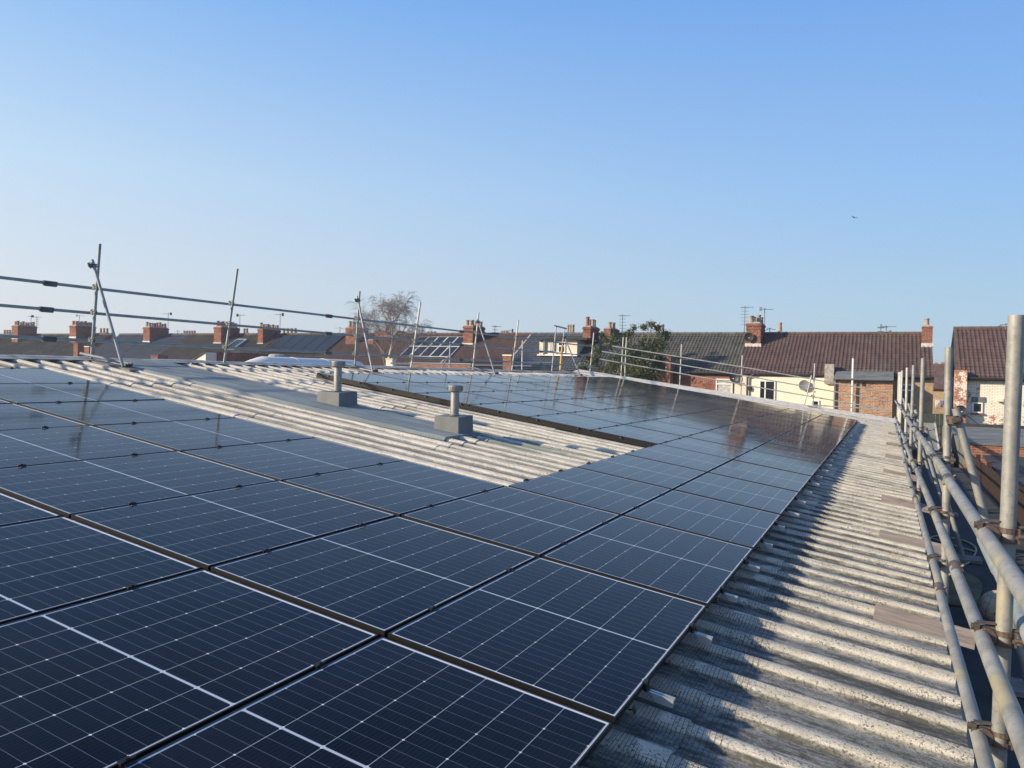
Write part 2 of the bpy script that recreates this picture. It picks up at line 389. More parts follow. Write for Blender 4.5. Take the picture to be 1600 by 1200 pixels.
def in_roof(o, parent=wk):       # place an object modelled in roof coordinates under parent
    o.parent = parent; o.matrix_local = parent.matrix_world.inverted() @ (Matrix.Translation(roofloc) @ Matrix.Rotation(SL, 4, 'Y')); return o
bpy.context.view_layer.update()
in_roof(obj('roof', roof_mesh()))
rp = MB()      # rear slope beyond the ridge
a, b = RP(UR, -9, -.14), RP(UR, VE(UR), -.14)
rp.add([a, b, b+Vector((-9, 0, -1.5)), a+Vector((-9, 0, -1.5))], [(0, 1, 2, 3)])
o = rp.build('rear_slope', G['roof']); in_roof(o); o.matrix_local = wk.matrix_world.inverted()
def world_part(mb, name, mt, parent, smooth=False):
    o = mb.build(name, mt, parent, smooth); o.matrix_parent_inverse = parent.matrix_world.inverted(); return o
# walls
mb = MB(); zt = lambda x: -H - (x-X0)*math.tan(SL) - .20
xe = .28
mb.hexa([(-11.6, -5.6, GROUND), (xe, -5.6, GROUND), (xe, 35.2, GROUND), (-11.6, 30.7, GROUND), (-11.6, -5.6, zt(-11.6)), (xe, -5.6, zt(xe)), (xe, 35.2, zt(xe)), (-11.6, 30.7, zt(-11.6))])
mb.hexa([(-20.5, -5.6, GROUND), (-11.61, -5.6, GROUND), (-11.61, 30.7, GROUND), (-20.5, 30.7, GROUND), (-20.5, -5.6, -1.75), (-11.61, -5.6, zt(-11.6)), (-11.61, 30.7, zt(-11.6)), (-20.5, 30.7, -1.75)])
world_part(mb, 'wall', G['brick_tan'], wk)
# ridge cap: rolled crown and two wings
mb = MB(); prof = [(-.20, -.115), (-.12, -.100), (-.07, -.085), (-.03, -.068), (.03, -.062), (.08, -.072), (.12, -.086), (.19, -.090), (.19, -.10), (.10, -.11), (-.1, -.115)]
vv = [-9 + i*1.2 for i in range(31)] + [VE(UR)]
prev = None
for i, v in enumerate(vv):
    v0 = v; v1 = (vv[i+1] if i+1 < len(vv) else None)
    if v1 is None: break
    lift = .006*(i % 2); va = [(UR+x, v0, z+lift) for x, z in prof]; vb = [(UR+x, v1+.02, z+lift*1.8) for x, z in prof]
    n = len(prof); mb.add(va+vb, [(j, (j+1) % n, n+(j+1) % n, n+j) for j in range(n)])
o = mb.build('ridge_cap', G['cap']); in_roof(o); autosmooth(o, 30)
# verge cap along the far gable
mb = MB()
uu = np.linspace(UR-.1, 1.30, 12)
for ua, ub in zip(uu[:-1], uu[1:]):
    va, vb = VE(ua), VE(ub)
    mb.hexa([(ua, va-.75, -.100), (ub, vb-.75, -.100), (ub, vb+.18, -.100), (ua, va+.18, -.100), (ua, va-.75, -.092), (ub, vb-.75, -.092), (ub, vb+.18, .035), (ua, va+.18, .035)])
in_roof(mb.build('verge_cap', G['verge']))
# lead grey sheet below the flues
mb = MB(); N = 40
for k in range(N):
    ua = UR+.1 + (-4.30-UR-.1)*k/N; ub = UR+.1 + (-4.30-UR-.1)*(k+1)/N
    z0 = -.080+.003*math.sin(k*1.3); z1 = -.080+.003*math.sin((k+1)*1.3)
    ya, yb = 5.62+.0055*k, 6.88-.002*k; yc, yd = ya+.0055, yb-.002
    mb.hexa([(ua, ya-.05, -.125), (ub, yc-.05, -.125), (ub, yd+.05, -.125), (ua, yb+.05, -.125), (ua, ya, z0), (ub, yc, z1), (ub, yd, z1), (ua, yb, z0)])
in_roof(mb.build('flashing', G['flash']))
mb = MB(); mb.tube(Vector((UE(-5)+.0, -8, -.22)), Vector((UE(32), 32, -.22)), .055, 8)
in_roof(mb.build('gutter', G['gutter']))

# ------------------------------------------------------------------ flues
def flue(bx0, bx1, by0, by1, zb, hh, px, py, ptop, label):
    root = empty('roof_flue', ((bx0+bx1)/2, (by0+by1)/2, zb), label=label, cat='flue', group='steel flues on the roof')
    cx, cy = root.location.x, root.location.y
    mb = MB(); e = .012
    a = (bx0-cx, by0-cy, -.18); b = (bx1-cx, by1-cy, hh)
    mb.hexa([(a[0]-e, a[1]-e, a[2]), (b[0]+e, a[1]-e, a[2]), (b[0]+e, b[1]+e, a[2]), (a[0]-e, b[1]+e, a[2]),
             (a[0], a[1], hh-.012), (b[0], a[1], hh-.018), (b[0], b[1], hh), (a[0], b[1], hh+.004)])
    k = mb.build('upstand_box', G['kerb'], root); bv = k.modifiers.new('b', 'BEVEL'); bv.width = .008; bv.segments = 2
    mb = MB(); mb.hexa([(a[0]-.02, a[1]-.03, -.24), (b[0]+.16, a[1]-.03, -.07), (b[0]+.16, b[1]+.03, -.07), (a[0]-.02, b[1]+.03, -.24),
                        (a[0]-.02, a[1]-.03, -.0), (b[0]+.16, a[1]-.03, -.052), (b[0]+.16, b[1]+.03, -.052), (a[0]-.02, b[1]+.03, -.0)])
    mb.build('apron', G['kerb'], root)
    p = Vector((px-cx, py-cy, 0)); T = ptop-zb
    mb = MB(); mb.lathe(p, [(.075, hh), (.066, hh+.012), (.060, hh+.018), (.060, T-.07)], 28)
    o = mb.build('pipe', G['steel'], root); autosmooth(o)
    mb = MB(); mb.tube(p+Vector((.0605, 0, hh+.02)), p+Vector((.0605, 0, T-.08)), .0025, 5); mb.build('seam', G['steel'], o)
    mb = MB(); mb.lathe(p, [(.062, T-.085), (.104, T-.080), (.106, T-.070), (.106, T-.006), (.100, T), (.02, T+.010)], 28)
    o = mb.build('cap', G['steel'], root); autosmooth(o, 30)
    mb = MB()
    for i in range(22):
        an = 2*math.pi*i/22; d = Vector((math.cos(an), math.sin(an), 0)); mb.beam(p+d*.107+Vector((0, 0, T-.072)), p+d*.107+Vector((0, 0, T-.014)), .006, .010, up=d)
    mb.build('rib', G['steel'], o)
flue(-5.69, -5.30, 9.32, 9.73, -.84, .225, -5.47, 9.50, -.195, 'steel flue on a grey box near the lower end of the grey flashing')
flue(-7.78, -7.37, 9.35, 9.79, -.53, .19, -7.56, 9.55, .115, 'steel flue on a grey box further up the slope, close to the ridge')

# ------------------------------------------------------------------ solar panels
fw, fh = 1.134, 1.762
mb = MB()
L = .008; top = 0.0; bot = -.030
for (a, b) in (((-fw, 0), (0, L)), ((-fw, fh-L), (0, fh)), ((-fw, L), (-fw+L, fh-L)), ((-L, L), (0, fh-L))):
    mb.box((a[0], a[1], bot), (b[0], b[1], top))
fm = mb.mesh('frame', G['frame'])
mb = MB(); mb.box((-fw+L, L, -.012), (-L, fh-L, -.0022)); gm = mb.mesh('glass', G['cells'])
mb = MB()
mb.box((-.022, -.020, -.012), (.022, .020, .004)); mb.box((-.006, -.028, -.028), (.006, .028, .010)); mb.tube((0, 0, .004), (0, 0, .016), .007, 8)
cm = mb.mesh('clamp', G['clamp'])
mb = MB(); mb.box((-.012, -.022, -.03), (.012, .022, .005)); mb.box((.002, -.022, -.034), (.020, .022, -.028)); mb.tube((.008, 0, .003), (.008, 0, .014), .006, 8)
em = mb.mesh('end_clamp', G['clamp'])
ORD = ['nearest', 'second', 'third', 'fourth', 'fifth', 'sixth', 'seventh', 'eighth', 'ninth', 'tenth', 'eleventh', 'twelfth', 'thirteenth', 'fourteenth', 'fifteenth', 'sixteenth', 'seventeenth']
def nth(k): return ORD[k]
ROWN = ['lowest row beside the eave', 'second row up from the eave', 'third row up from the eave', 'fourth row up from the eave', 'fifth row up from the eave', 'sixth row up from the eave', 'seventh row up from the eave', 'top row below the ridge']
GRP = 'black framed solar panels laid flat on the corrugated roof'
def panel(i, j, label):
    root = empty('solar_panel', RP(-i*PA-.010, j*PB+.024, 0), (0, SL, 0), label, 'solar panel', GRP)
    root.rotation_euler = (random.uniform(-.0016, .0016), SL+random.uniform(-.0016, .0016), 0)
    obj('frame', fm, root); obj('glass', gm, root)
    for q in (.24, .76):
        if i < 7: obj('clamp', cm, root, (-fw-.010, fh*q, 0))
        else: obj('end_clamp', em, root, (-fw-.004, fh*q, 0)).rotation_euler = (0, 0, math.pi)
        if i == 0: obj('end_clamp', em, root, (.004, fh*q, 0))
for i in range(8):
    for j in range(-1, 15):
        if i >= 2 and 2 <= j <= 4: continue
        if i >= 2 and j <= 1:
            lab = 'solar panel nearer than the bare strip, %s, %s' % (ROWN[i].replace(' up from', ' from').replace(' below the ridge', ' by ridge'), {1: 'bordering the strip', 0: 'one back', -1: 'two back'}[j])
        elif i >= 2:
            lab = 'solar panel, %s, %s from the far gable' % (ROWN[i], nth(14-j))
        else:
            lab = 'solar panel in the %s, %s from the far gable' % (ROWN[i], nth(14-j))
        panel(i, j, lab)
# rails: two per column of panels, ends show at the eave
for j in range(-1, 15):
    for q in (.24, .76):
        v = j*PB+.024+fh*q
        ua = -8*PA-.06 if not (2 <= j <= 4) else -2*PA-.06
        mb = MB(); x1 = .105+random.uniform(-.02, .03)
        for (a, b) in (((-.018, -.068), (.018, -.064)), ((-.018, -.064), (-.014, -.031)), ((.014, -.064), (.018, -.031)), ((-.014, -.034), (-.005, -.031)), ((.005, -.034), (.014, -.031))):
            mb.box((0, a[0], a[1]), (x1-ua, b[0], b[1]))
        # dark underside brackets
        o = mb.build('mounting_rail', G['rail']); o.location = RP(ua, v, 0); o.rotation_euler = (0, SL, 0)
        tag(o, '%s aluminium rail end of the %s pair from the far gable, under the panels' % ('nearer' if q < .5 else 'farther', nth(14-j)), 'rail', 'aluminium rails carrying the solar panels')

# ------------------------------------------------------------------ bird netting
def net(u_edge, v0, v1, name, label, along='v', width=.36, cell=.0165):
    # sheet leaving the panel edge, falling to the roof and lying over the ribs
    V = []; Fc = []
    def surf(s, t_):      # s 0..1 away from edge, t_ metres along edge
        d = width*s
        drop = 1-min(1, s/.45); drop = drop*drop*(3-2*drop)
        if along == 'v':
            ph = (t_/P) % 1; rib = (math.sin(min(1, ph/.42)*math.pi)**.5 if ph < .42 else 0)*.040
            z = -.135 + .004 + rib*min(1, .35+s) ; z = z*(1-drop) + (-.022)*drop
            z += .006*math.sin(t_*9+s*5)*s
            return (u_edge+.012+d*(.35+.65*s), t_, z)
        z = (-.135+.02*math.sin(t_*3))*(1-drop) + (-.022)*drop
        return (t_, u_edge-.012-d*(.35+.65*s), max(z, -.098) if True else z)
    hw = .00095
    def ribbon(pts, sd):
        k = len(V)
        for p in pts:
            V.append((p[0]-sd[0], p[1]-sd[1], p[2]+.001)); V.append((p[0]+sd[0], p[1]+sd[1], p[2]+.001))
        for q in range(len(pts)-1): Fc.append((k+2*q, k+2*q+2, k+2*q+3, k+2*q+1))
    t_ = v0
    while t_ < v1:
        c_ = cell if t_ < 9 else cell*1.6
        pts = [surf(s, t_) for s in np.linspace(0, 1, 10)]
        ribbon(pts, (0, hw*(1 if t_ < 9 else 1.5), 0) if along == 'v' else (hw*1.5, 0, 0)); t_ += c_
    nrow = int(width/cell)
    for r in range(nrow+1):
        s = r/nrow; n = int((v1-v0)/.035); pts = [surf(s, v0+(v1-v0)*q/n) for q in range(n+1)]
        ribbon(pts, (hw*1.15, 0, 0) if along == 'v' else (0, hw*1.3, 0))
    me = bpy.data.meshes.new(name); me.from_pydata(V, [], Fc); me.update(); me.materials.append(G['net'])
    o = bpy.data.objects.new(name, me); COL.objects.link(o)
    return o
def roof_top(o, label, cat, group=None):
    o.location = roofloc; o.rotation_euler = (0, SL, 0); return tag(o, label, cat, group)
hwf = 1
nt1 = roof_top(net(0, -1.85, 15*PB, 'bird_netting', ''), 'black bird mesh curving from the eave side panel edge down onto the roof ribs', 'bird mesh', 'bird mesh skirts around the array')
mb = MB(); mb.lathe((0, 0, 0), [(.004, -.004), (.019, -.003), (.021, 0), (.012, .004), (.003, .005)], 12); mb.tube((0, 0, 0), (0, 0, -.03), .004, 6)
clipm = mb.mesh('clip', G['clamp'])
v = -1.6
while v < 15*PB:
    o = obj('clip', clipm, nt1, (.020, v, -.024)); o.rotation_euler = (0, R_(70), 0); v += .60
nt2 = roof_top(net(5*PB+.024, -8*PA, -2*PA, 'bird_netting', '', along='u', width=.22, cell=.022), 'black bird mesh along the near edge of the far block of panels', 'bird mesh', 'bird mesh skirts around the array')
mb = MB(); mb.box((-8*PA, 5*PB+.026, -.095), (-2*PA, 5*PB+.030, -.031)); mb.build('skirt_strip', G['clamp'], nt2)
u = -8*PA+.3
while u < -2*PA:
    o = obj('clip', clipm, nt2, (u, 5*PB+.006, -.02)); o.rotation_euler = (R_(70), 0, 0); u += .75
# ------------------------------------------------------------------ coupler
def coupler_mesh(r, mt, big=1.0):
    mb = MB(); e = r*1.22
    for z in (-.020, .020):
        mb.lathe((0, 0, z*big), [(e*.9, -.010*big), (e, -.009*big), (e, .009*big), (e*.9, .010*big)], 14)
    # half over the crossing tube (along local y), offset in x
    k = len(mb.v); m2 = MB(); m2.lathe((0, 0, 0), [(e*.9, -.026*big), (e, -.024*big), (e, .024*big), (e*.9, .026*big)], 14)
    rot = Matrix.Rotation(math.pi/2, 3, 'X'); m2.v = [tuple(rot@Vector(p)+Vector((-2*r, 0, 0))) for p in m2.v]; mb.add(m2.v, m2.f)
    mb.tube((-3.6*r, -.0, .03*big), (1.9*r, .0, .034*big), .0085*big, 8); mb.tube((-3.9*r, 0, .03*big), (-3.2*r, 0, .03*big), .014*big, 6)
    mb.tube((1.2*r, -.02, 0), (2.3*r, -.02, 0), .010*big, 8); mb.tube((2.0*r, -.02, 0), (2.25*r, -.02, 0), .017*big, 6); mb.tube((-2.6*r, 0, -.034*big), (-1.6*r, 0, -.034*big), .009*big, 6); mb.beam((-3.2*r, .0, .05*big), (.6*r, .0, .055*big), .03*big, .006*big); mb.box((.9*r, -.018*big, -.03*big), (1.45*r, .018*big, .03*big))
    mb.box((-3.5*r, -.016*big, -.012*big), (-2.9*r, .016*big, .045*big))
    return mb.mesh('coupler', mt)
def tubes(root, name, a, b, r, mt, seg=14, hollow=True):
    mb = MB(); mb.tube(a, b, r, seg, cap=not hollow)
    if hollow:
        mb.tube(a, b, r*.86, seg, cap=False)
        # annular end rings
        a_, b_ = Vector(a), Vector(b); d = (b_-a_).normalized(); t_ = Vector((0,0,1)) if abs(d.z) < .9 else Vector((1,0,0)); x = d.cross(t_).normalized(); y = d.cross(x)
        for e in (a_, b_):
            vs = []
            for i in range(seg):
                an = 2*math.pi*i/seg; q = x*math.cos(an)+y*math.sin(an); vs += [e+q*r, e+q*r*.86]
            mb.add(vs, [(2*i, 2*i+1, (2*i+3) % (2*seg), (2*i+2) % (2*seg)) for i in range(seg)])
    o = mb.build(name, mt, root); autosmooth(o, 45); return o

# ------------------------------------------------------------------ eave scaffold (right)
RT = .0290
sc1 = empty('eave_scaffold', (0, 0, 0), label='weathered tube scaffold with three guard rails running along the low eave at the right', cat='scaffold')
PY = [3.62, 7.07, 11.9, 15.8, 20.2, 26.3, 32.6]
TOP = [.27, .28, .32, .30, .32, .33, .34]
PX = [.440, .427, .408, .392, .375, .352, .326]
mts = [G['galvn'], G['galvn'], G['galvn'], G['galvn'], G['galvw'], G['galvw'], G['galvw']]
zr = [lambda y: -.582-.005*y, lambda y: -.965-.012*y, lambda y: -1.385-.007*y]
cpl = coupler_mesh(RT, G['rust']); cpd = coupler_mesh(RT, G['couple'])
for k, (x, y, zt_, m_) in enumerate(zip(PX, PY, TOP, mts)):
    ln = [.004, -.006, .002, .004, -.003, .005, 0][k]
    tubes(sc1, 'post', (x-ln*8, y, GROUND+.05), (x+ln, y, zt_), RT, m_)
    mb = MB(); mb.box((x-.12, y-.12, GROUND), (x+.12, y+.12, GROUND+.03)); mb.build('base_plate', G['board'], sc1)
# the extra short posts far away
for (px_, py_, zt_) in ((.335, 30.0, .33), (.34, 28.4, .31)):
    tubes(sc1, 'post', (px_, py_, GROUND+.05), (px_, py_, zt_), RT, G['galvw'])
xr = lambda y: .374-.004*y
for q, f_ in enumerate(zr):
    ys = [-1.2, 5.6 if q == 0 else 4.9 if q == 1 else 6.1, 11.0, 17.0, 23.5, 33.4]
    for ya, yb in zip(ys[:-1], ys[1:]):
        off = .012*((ys.index(ya)) % 2)
        tubes(sc1, 'guard_rail', (xr(ya)+off, ya, f_(ya)), (xr(yb)+off, yb, f_(yb)), RT, G['galvn'] if ya < 12 else G['galv'])
        if yb < 30:
            mb = MB(); mb.tube((xr(yb)+.006, yb-.11, f_(yb-.11)), (xr(yb)+.006, yb+.11, f_(yb+.11)), RT*1.16, 14); mb.tube((xr(yb)-.03, yb-.02, f_(yb)-.03), (xr(yb)+.04, yb-.02, f_(yb)+.035), .008, 6)
            autosmooth(mb.build('sleeve_coupler', G['rust'] if yb < 12 else G['galv'], sc1))
    for k, (x, y) in enumerate(zip(PX, PY)):
        o = obj('coupler', cpl if (k+q) % 2 == 0 or k < 1 else cpd, sc1, (x-.004, y, f_(y)+.004)); o.rotation_euler = (R_(random.uniform(-6, 6)), 0, 0)
# outer ledger below the top rail
tubes(sc1, 'ledger', (.53, -1, -1.20), (.52, 5.0, -.90), .036, G['galvb']); tubes(sc1, 'ledger', (.53, 4.7, -.92), (.50, 33, -.86), RT, G['galvb'])
mb = MB(); mb.tube((.525, 4.55, -.925), (.522, 5.2, -.893), .044, 14)
for k in range(7): mb.lathe((0, 0, 0), [(.001, 0), (.001, .001)], 3) if False else None
autosmooth(mb.build('sleeve_coupler', G['galvb'], sc1))
# raking braces
for (a, b, m_) in (((.475, 7.0, -.20), (1.02, 7.07, -2.28), G['galvn']), ((.46, 11.9, -.62), (.95, 11.9, -2.30), G['galvn']), ((.44, 15.8, -.50), (.95, 15.8, -2.3), G['galv']), ((.42, 20.2, -.5), (.95, 20.2, -2.3), G['galv']), ((.40, 26.3, -.5), (.9, 26.3, -2.3), G['galv'])):
    tubes(sc1, 'brace', a, b, RT, m_)
o = obj('coupler', cpl, sc1, (.452, 7.03, -.29)); o.rotation_euler = (R_(80), 0, R_(95)); o.scale = (1.15, 1.15, 1.15)
for (x, y, z) in ((.43, 11.88, -.72), (.42, 15.78, -.6)): obj('coupler', cpd, sc1, (x, y, z)).rotation_euler = (R_(80), 0, R_(95))
for k, (y, m_) in enumerate(((7.07, 1), (11.9, 1), (15.8, 0))):
    mb = MB(); mb.box((.82, y-.16, -2.345), (1.16, y+.16, -2.305)); mb.build('sole_board', G['board'], sc1)
# timber packers lying in the roof pans under the scaffold
for k, (v_, u0_, wd) in enumerate(((2.93, .93, .20), (6.0, .93, .20), (8.82, .93, .18), (12.4, .93, .16), (15.7, .95, .15), (19.5, .96, .14), (24.0, 1.0, .14))):
    mb = MB(); mb.hexa([(u0_, v_, -.135), (1.55, v_+.02, -.145), (1.55, v_+wd*.6+.05, -.145), (u0_, v_+wd*.6+.03, -.135), (u0_, v_+.03, -.104), (1.55, v_+.05, -.114), (1.55, v_+wd*.6+.02, -.050), (u0_, v_+wd*.6, -.040)])
    o = mb.build('timber_board', G['board']); roof_top(o, ['short grey timber board on the roof edge, closest to the camera', 'short grey timber board on the roof edge, second from the camera', 'short grey timber board on the roof edge, third from the camera', 'short grey timber board on the roof edge, fourth from the camera', 'short grey timber board on the roof edge, fifth from the camera', 'short grey timber board on the roof edge, sixth from the camera', 'short grey timber board on the roof edge, closest to the far gable'][k], 'board', 'short boards under the eave scaffold')

# ------------------------------------------------------------------ ridge scaffold (left)
RR = .0245
sc2 = empty('ridge_scaffold', (0, 0, 0), label='blue grey tube guard rail standing along the roof ridge on the left, with raking props', cat='scaffold')
def xpt(x, y, X): return xp(x, y, X)
posts = [((142, 566), (156, 381)), ((349, 569), (371, 420)), ((554, 571), (562, 455)), ((641, 578), (657, 472)), ((738, 580), (748, 488)), ((799, 582), (810, 500)), ((921, 586), (928, 520))]
cr = coupler_mesh(RR, G['couple'])
XP = -11.72
for (b, t_) in posts:
    pb = xpt(*b, XP); pt = xpt(*t_, XP+.10); pb.z = min(pb.z, .06)
    d = (pt-pb); pt.y = pb.y + d.y*.6 if abs(d.y) > .6 else pt.y
    tubes(sc2, 'post', pb - Vector((0, 0, .1)), pt, RR, G['galvb'] if b[0] < 600 else G['galvw'])
for q, (z_, a_, b_) in enumerate(((1.235, 2, 32.2), (.825, 2, 32.2), (.37, 2, 32.2))):
    ys = [a_, [7.85, 7.8, 7.85][q], 14.6, 20.9, 27.0, b_]
    for ya, yb in zip(ys[:-1], ys[1:]):
        tubes(sc2, 'guard_rail', (-11.86, ya, z_), (-11.86, yb, z_), RR, G['galvb'])
        if yb < 30:
            mb = MB(); mb.tube((-11.86, yb-.11, z_), (-11.86, yb+.11, z_), RR*1.5, 12); mb.box((-11.87, yb-.1, z_-.05), (-11.83, yb+.1, z_-.02)); mb.build('sleeve_coupler', G['couple'], sc2)
    for (b, t_) in posts:
        pb = xpt(*b, XP); pt = xpt(*t_, XP+.10); d = pt-pb; 
        if abs(d.y) > .6: d.y *= .6
        f_ = (z_-pb.z)/d.z; o = obj('coupler', cr, sc2, pb+d*f_)
for k, (a, b, Xa, Xb) in enumerate((((144, 406), (193, 577), -11.55, -10.95), ((558, 463), (583, 585), -11.55, -10.9), ((746, 498), (774, 586), -11.55, -10.9), ((881, 524), (907, 589), -11.55, -10.9))):
    pa, pb = xpt(*a, Xa), xpt(*b, Xb)
    pb = RP((pb.x-X0)/cS, pb.y-Y0, -.085)
    tubes(sc2, 'brace', pa, pb, RR, G['galv'])
    o = obj('coupler', cr, sc2, pa + (pb-pa)*.06); o.rotation_euler = (0, 0, 1.2)
    o = obj('coupler', cr, sc2, pb + Vector((.02, .10, .03))); o.rotation_euler = (1.5, 0, 0)
    mb = MB(); mb.beam(pb+Vector((-.75, .02, .085)), pb+Vector((.25, .05, -.055)), .03, .22, up=(0, 1, 0)) if False else mb.beam(pb+Vector((-.62, .0, .065)), pb+Vector((.22, .05, -.055)), .22, .036)
    mb.build('sole_board', G['board'], sc2)
    tubes(sc2, 'tie_tube', Vector((-11.78, pb.y-.15, pb.z+.20)), pb+Vector((.06, .12, .04)), RR, G['galv'])
# small rail frames and a yellow wrapped gate standing just behind the ridge
sc3 = empty('loading_gate', (0, 0, 0), label='narrow tube frame with a yellow wrapped leg standing behind the ridge', cat='scaffold gate')
XG = -12.3
g1b, g1t, g2b, g2t = xpt(859, 584, XG), xpt(869, 511, XG), xpt(872.5, 583, XG), xpt(882.5, 514, XG)
g2m = g2b+(g2t-g2b)*.62
tubes(sc3, 'leg', g1b-Vector((0, 0, 1)), g1t, RR, G['galv']); tubes(sc3, 'leg', g2m, g2t, RR, G['galv']); tubes(sc3, 'leg', g2b-Vector((0, 0, 1)), g2m+Vector((0, 0, .0)), RR*1.9, G['yellow'])
tubes(sc3, 'head_tube', xpt(867, 509, XG), xpt(885, 513.5, XG), RR*1.3, G['galv'])
tubes(sc3, 'cross_rail', xpt(816, 566, XG), xpt(861, 566, XG), RR*1.1, G['galvw']); tubes(sc3, 'cross_rail', xpt(816, 549, XG), xpt(864, 549, XG), RR, G['galv'])
tubes(sc3, 'leg', xpt(815.5, 583, XG)-Vector((0, 0, 1)), xpt(816.5, 532, XG), RR, G['galvw'])
sc4 = empty('low_rail', (0, 0, 0), label='low pale tube rail on short posts behind the ridge, below the framed panels house', cat='rail')
XL = -12.6
tubes(sc4, 'rail', xpt(611, 567.5, XL), xpt(830, 571.5, XL), RR, G['galvw'])
tubes(sc4, 'post', xpt(702, 579, XL)-Vector((0, 0, 1.2)), xpt(703.5, 534, XL), RR, G['galv'])
tubes(sc4, 'prop', xpt(688, 579, XL), xpt(701, 556, XL), RR, G['galv'])
tubes(sc4, 'post', xpt(614, 578, XL)-Vector((0, 0, 1.2)), xpt(614, 566, XL), RR, G['galvw'])

# ------------------------------------------------------------------ gable scaffold (far)
sc5 = empty('gable_scaffold', (0, 0, 0), label='pale tube guard rail with four posts crossing behind the far gable edge of the roof', cat='scaffold')
def gp(x, y, o_=0):
    d = ray(x, y); k = (32.25+o_+11.8*.31)/(d.y-.31*d.x); return d*k
cg = coupler_mesh(RR, G['couple'])
for (b, t_) in (((970, 586), (974, 527)), ((976, 587), (979, 527)), ((1062, 599), (1065, 538)), ((1157, 618), (1160, 555)), ((1270, 634), (1273, 568))):
    pb, pt = gp(*b), gp(*t_); tubes(sc5, 'post', pb-Vector((0, 0, .4)), pt, RR*1.1, G['galvw'])
for pts in (((956, 540.6), (1160, 573.5), (1392, 614)), ((940, 549), (1160, 586.5), (1392, 627.5)), ((937, 561), (1160, 601), (1392, 641)), ((1270, 633), (1392, 640.5))):
    pts = [gp(*p, -.1) for p in pts]
    for a, b in zip(pts[:-1], pts[1:]): tubes(sc5, 'guard_rail', a, b, RR, G['galvw'])
tubes(sc5, 'brace', gp(1268, 587, -.1), gp(1257, 632, -.6), RR, G['galvw'])
for p in ((1065, 558), (1064, 571), (1160, 573), (1159, 587), (1272, 592), (1271, 606), (1064, 583), (1158, 601), (1271, 619), (975, 544), (974, 555), (974, 567)): obj('coupler', cg, sc5, gp(*p))
for k, (a, b) in enumerate(((((1046, 600), (1068, 603)), ((1262, 634), (1290, 641))))):
    pa, pb = gp(*a, -.55), gp(*b, -.5); mb = MB(); mb.beam(pa, pb, .2, .05); mb.build('sole_board', G['board'], sc5)

# ================================================================== terrace houses
def zroof(Y, zr_=2.67, ze=.35): return ze + (Y-45)*(zr_-ze)/4
def tile_roof(xa, xb, mt, parent, ze=.35, zrg=2.67, Ya=44.72, Yr=49.0, cw=.2, rh=.285, amp=.024, loc=None):
    sl = math.atan2(zrg-ze, 4); L_ = (Yr-Ya)/math.cos(sl); n = int(L_/rh)+1
    za = ze + (Ya-45)*math.tan(sl)
    xs = np.arange(xa, xb+.001, cw/8); h = amp*np.maximum(0, np.sin((xs/cw)*2*math.pi))**.75 - amp*.35*np.maximum(0, -np.sin((xs/cw)*2*math.pi))
    V = []; Fc = []; m = len(xs)
    for r in range(n):
        s0 = r*rh; s1 = min(L_, (r+1)*rh+.03)
        for s_, lift in ((s0, .042), (s1, .002)):
            y = Ya + s_*math.cos(sl); z = za + s_*math.sin(sl)
            jr = random.uniform(-.003, .003)
            for x, hh in zip(xs, h):
                nn = hh+lift+jr; V.append((x, y - nn*math.sin(sl), z + nn*math.cos(sl)))
        b = r*2*m
        Fc += [(b+j, b+j+1, b+m+j+1, b+m+j) for j in range(m-1)]
        if r: Fc += [(b+j, b+j-0+1, b-m+j+1, b-m+j) for j in range(m-1)] if False else []
        # front lip of each course
        k = len(V)
    k = len(V)
    # back slope and verge edges
    V += [(xa, Yr, zrg+.02), (xb, Yr, zrg+.02), (xb, 2*Yr-Ya, za), (xa, 2*Yr-Ya, za)]; Fc.append((k, k+1, k+2, k+3))
    k = len(V); V += [(xa, Ya, za-.05), (xb, Ya, za-.05), (xb, Yr, zrg-.05), (xa, Yr, zrg-.05)]; Fc.append((k, k+1, k+2, k+3))
    me = bpy.data.meshes.new('roof'); me.from_pydata(V, [], Fc); me.update(); me.materials.append(mt)
    o = bpy.data.objects.new('roof', me); COL.objects.link(o); o.parent = parent
    mb = MB(); mb.tube((xa, Yr, zrg+.02), (xb, Yr, zrg+.02), .11, 10)
    for x in np.arange(xa+.4, xb, .45): mb.tube((x-.02, Yr, zrg+.02), (x+.02, Yr, zrg+.02), .125, 10)
    mb.build('ridge_tiles', mt, o)
    return o
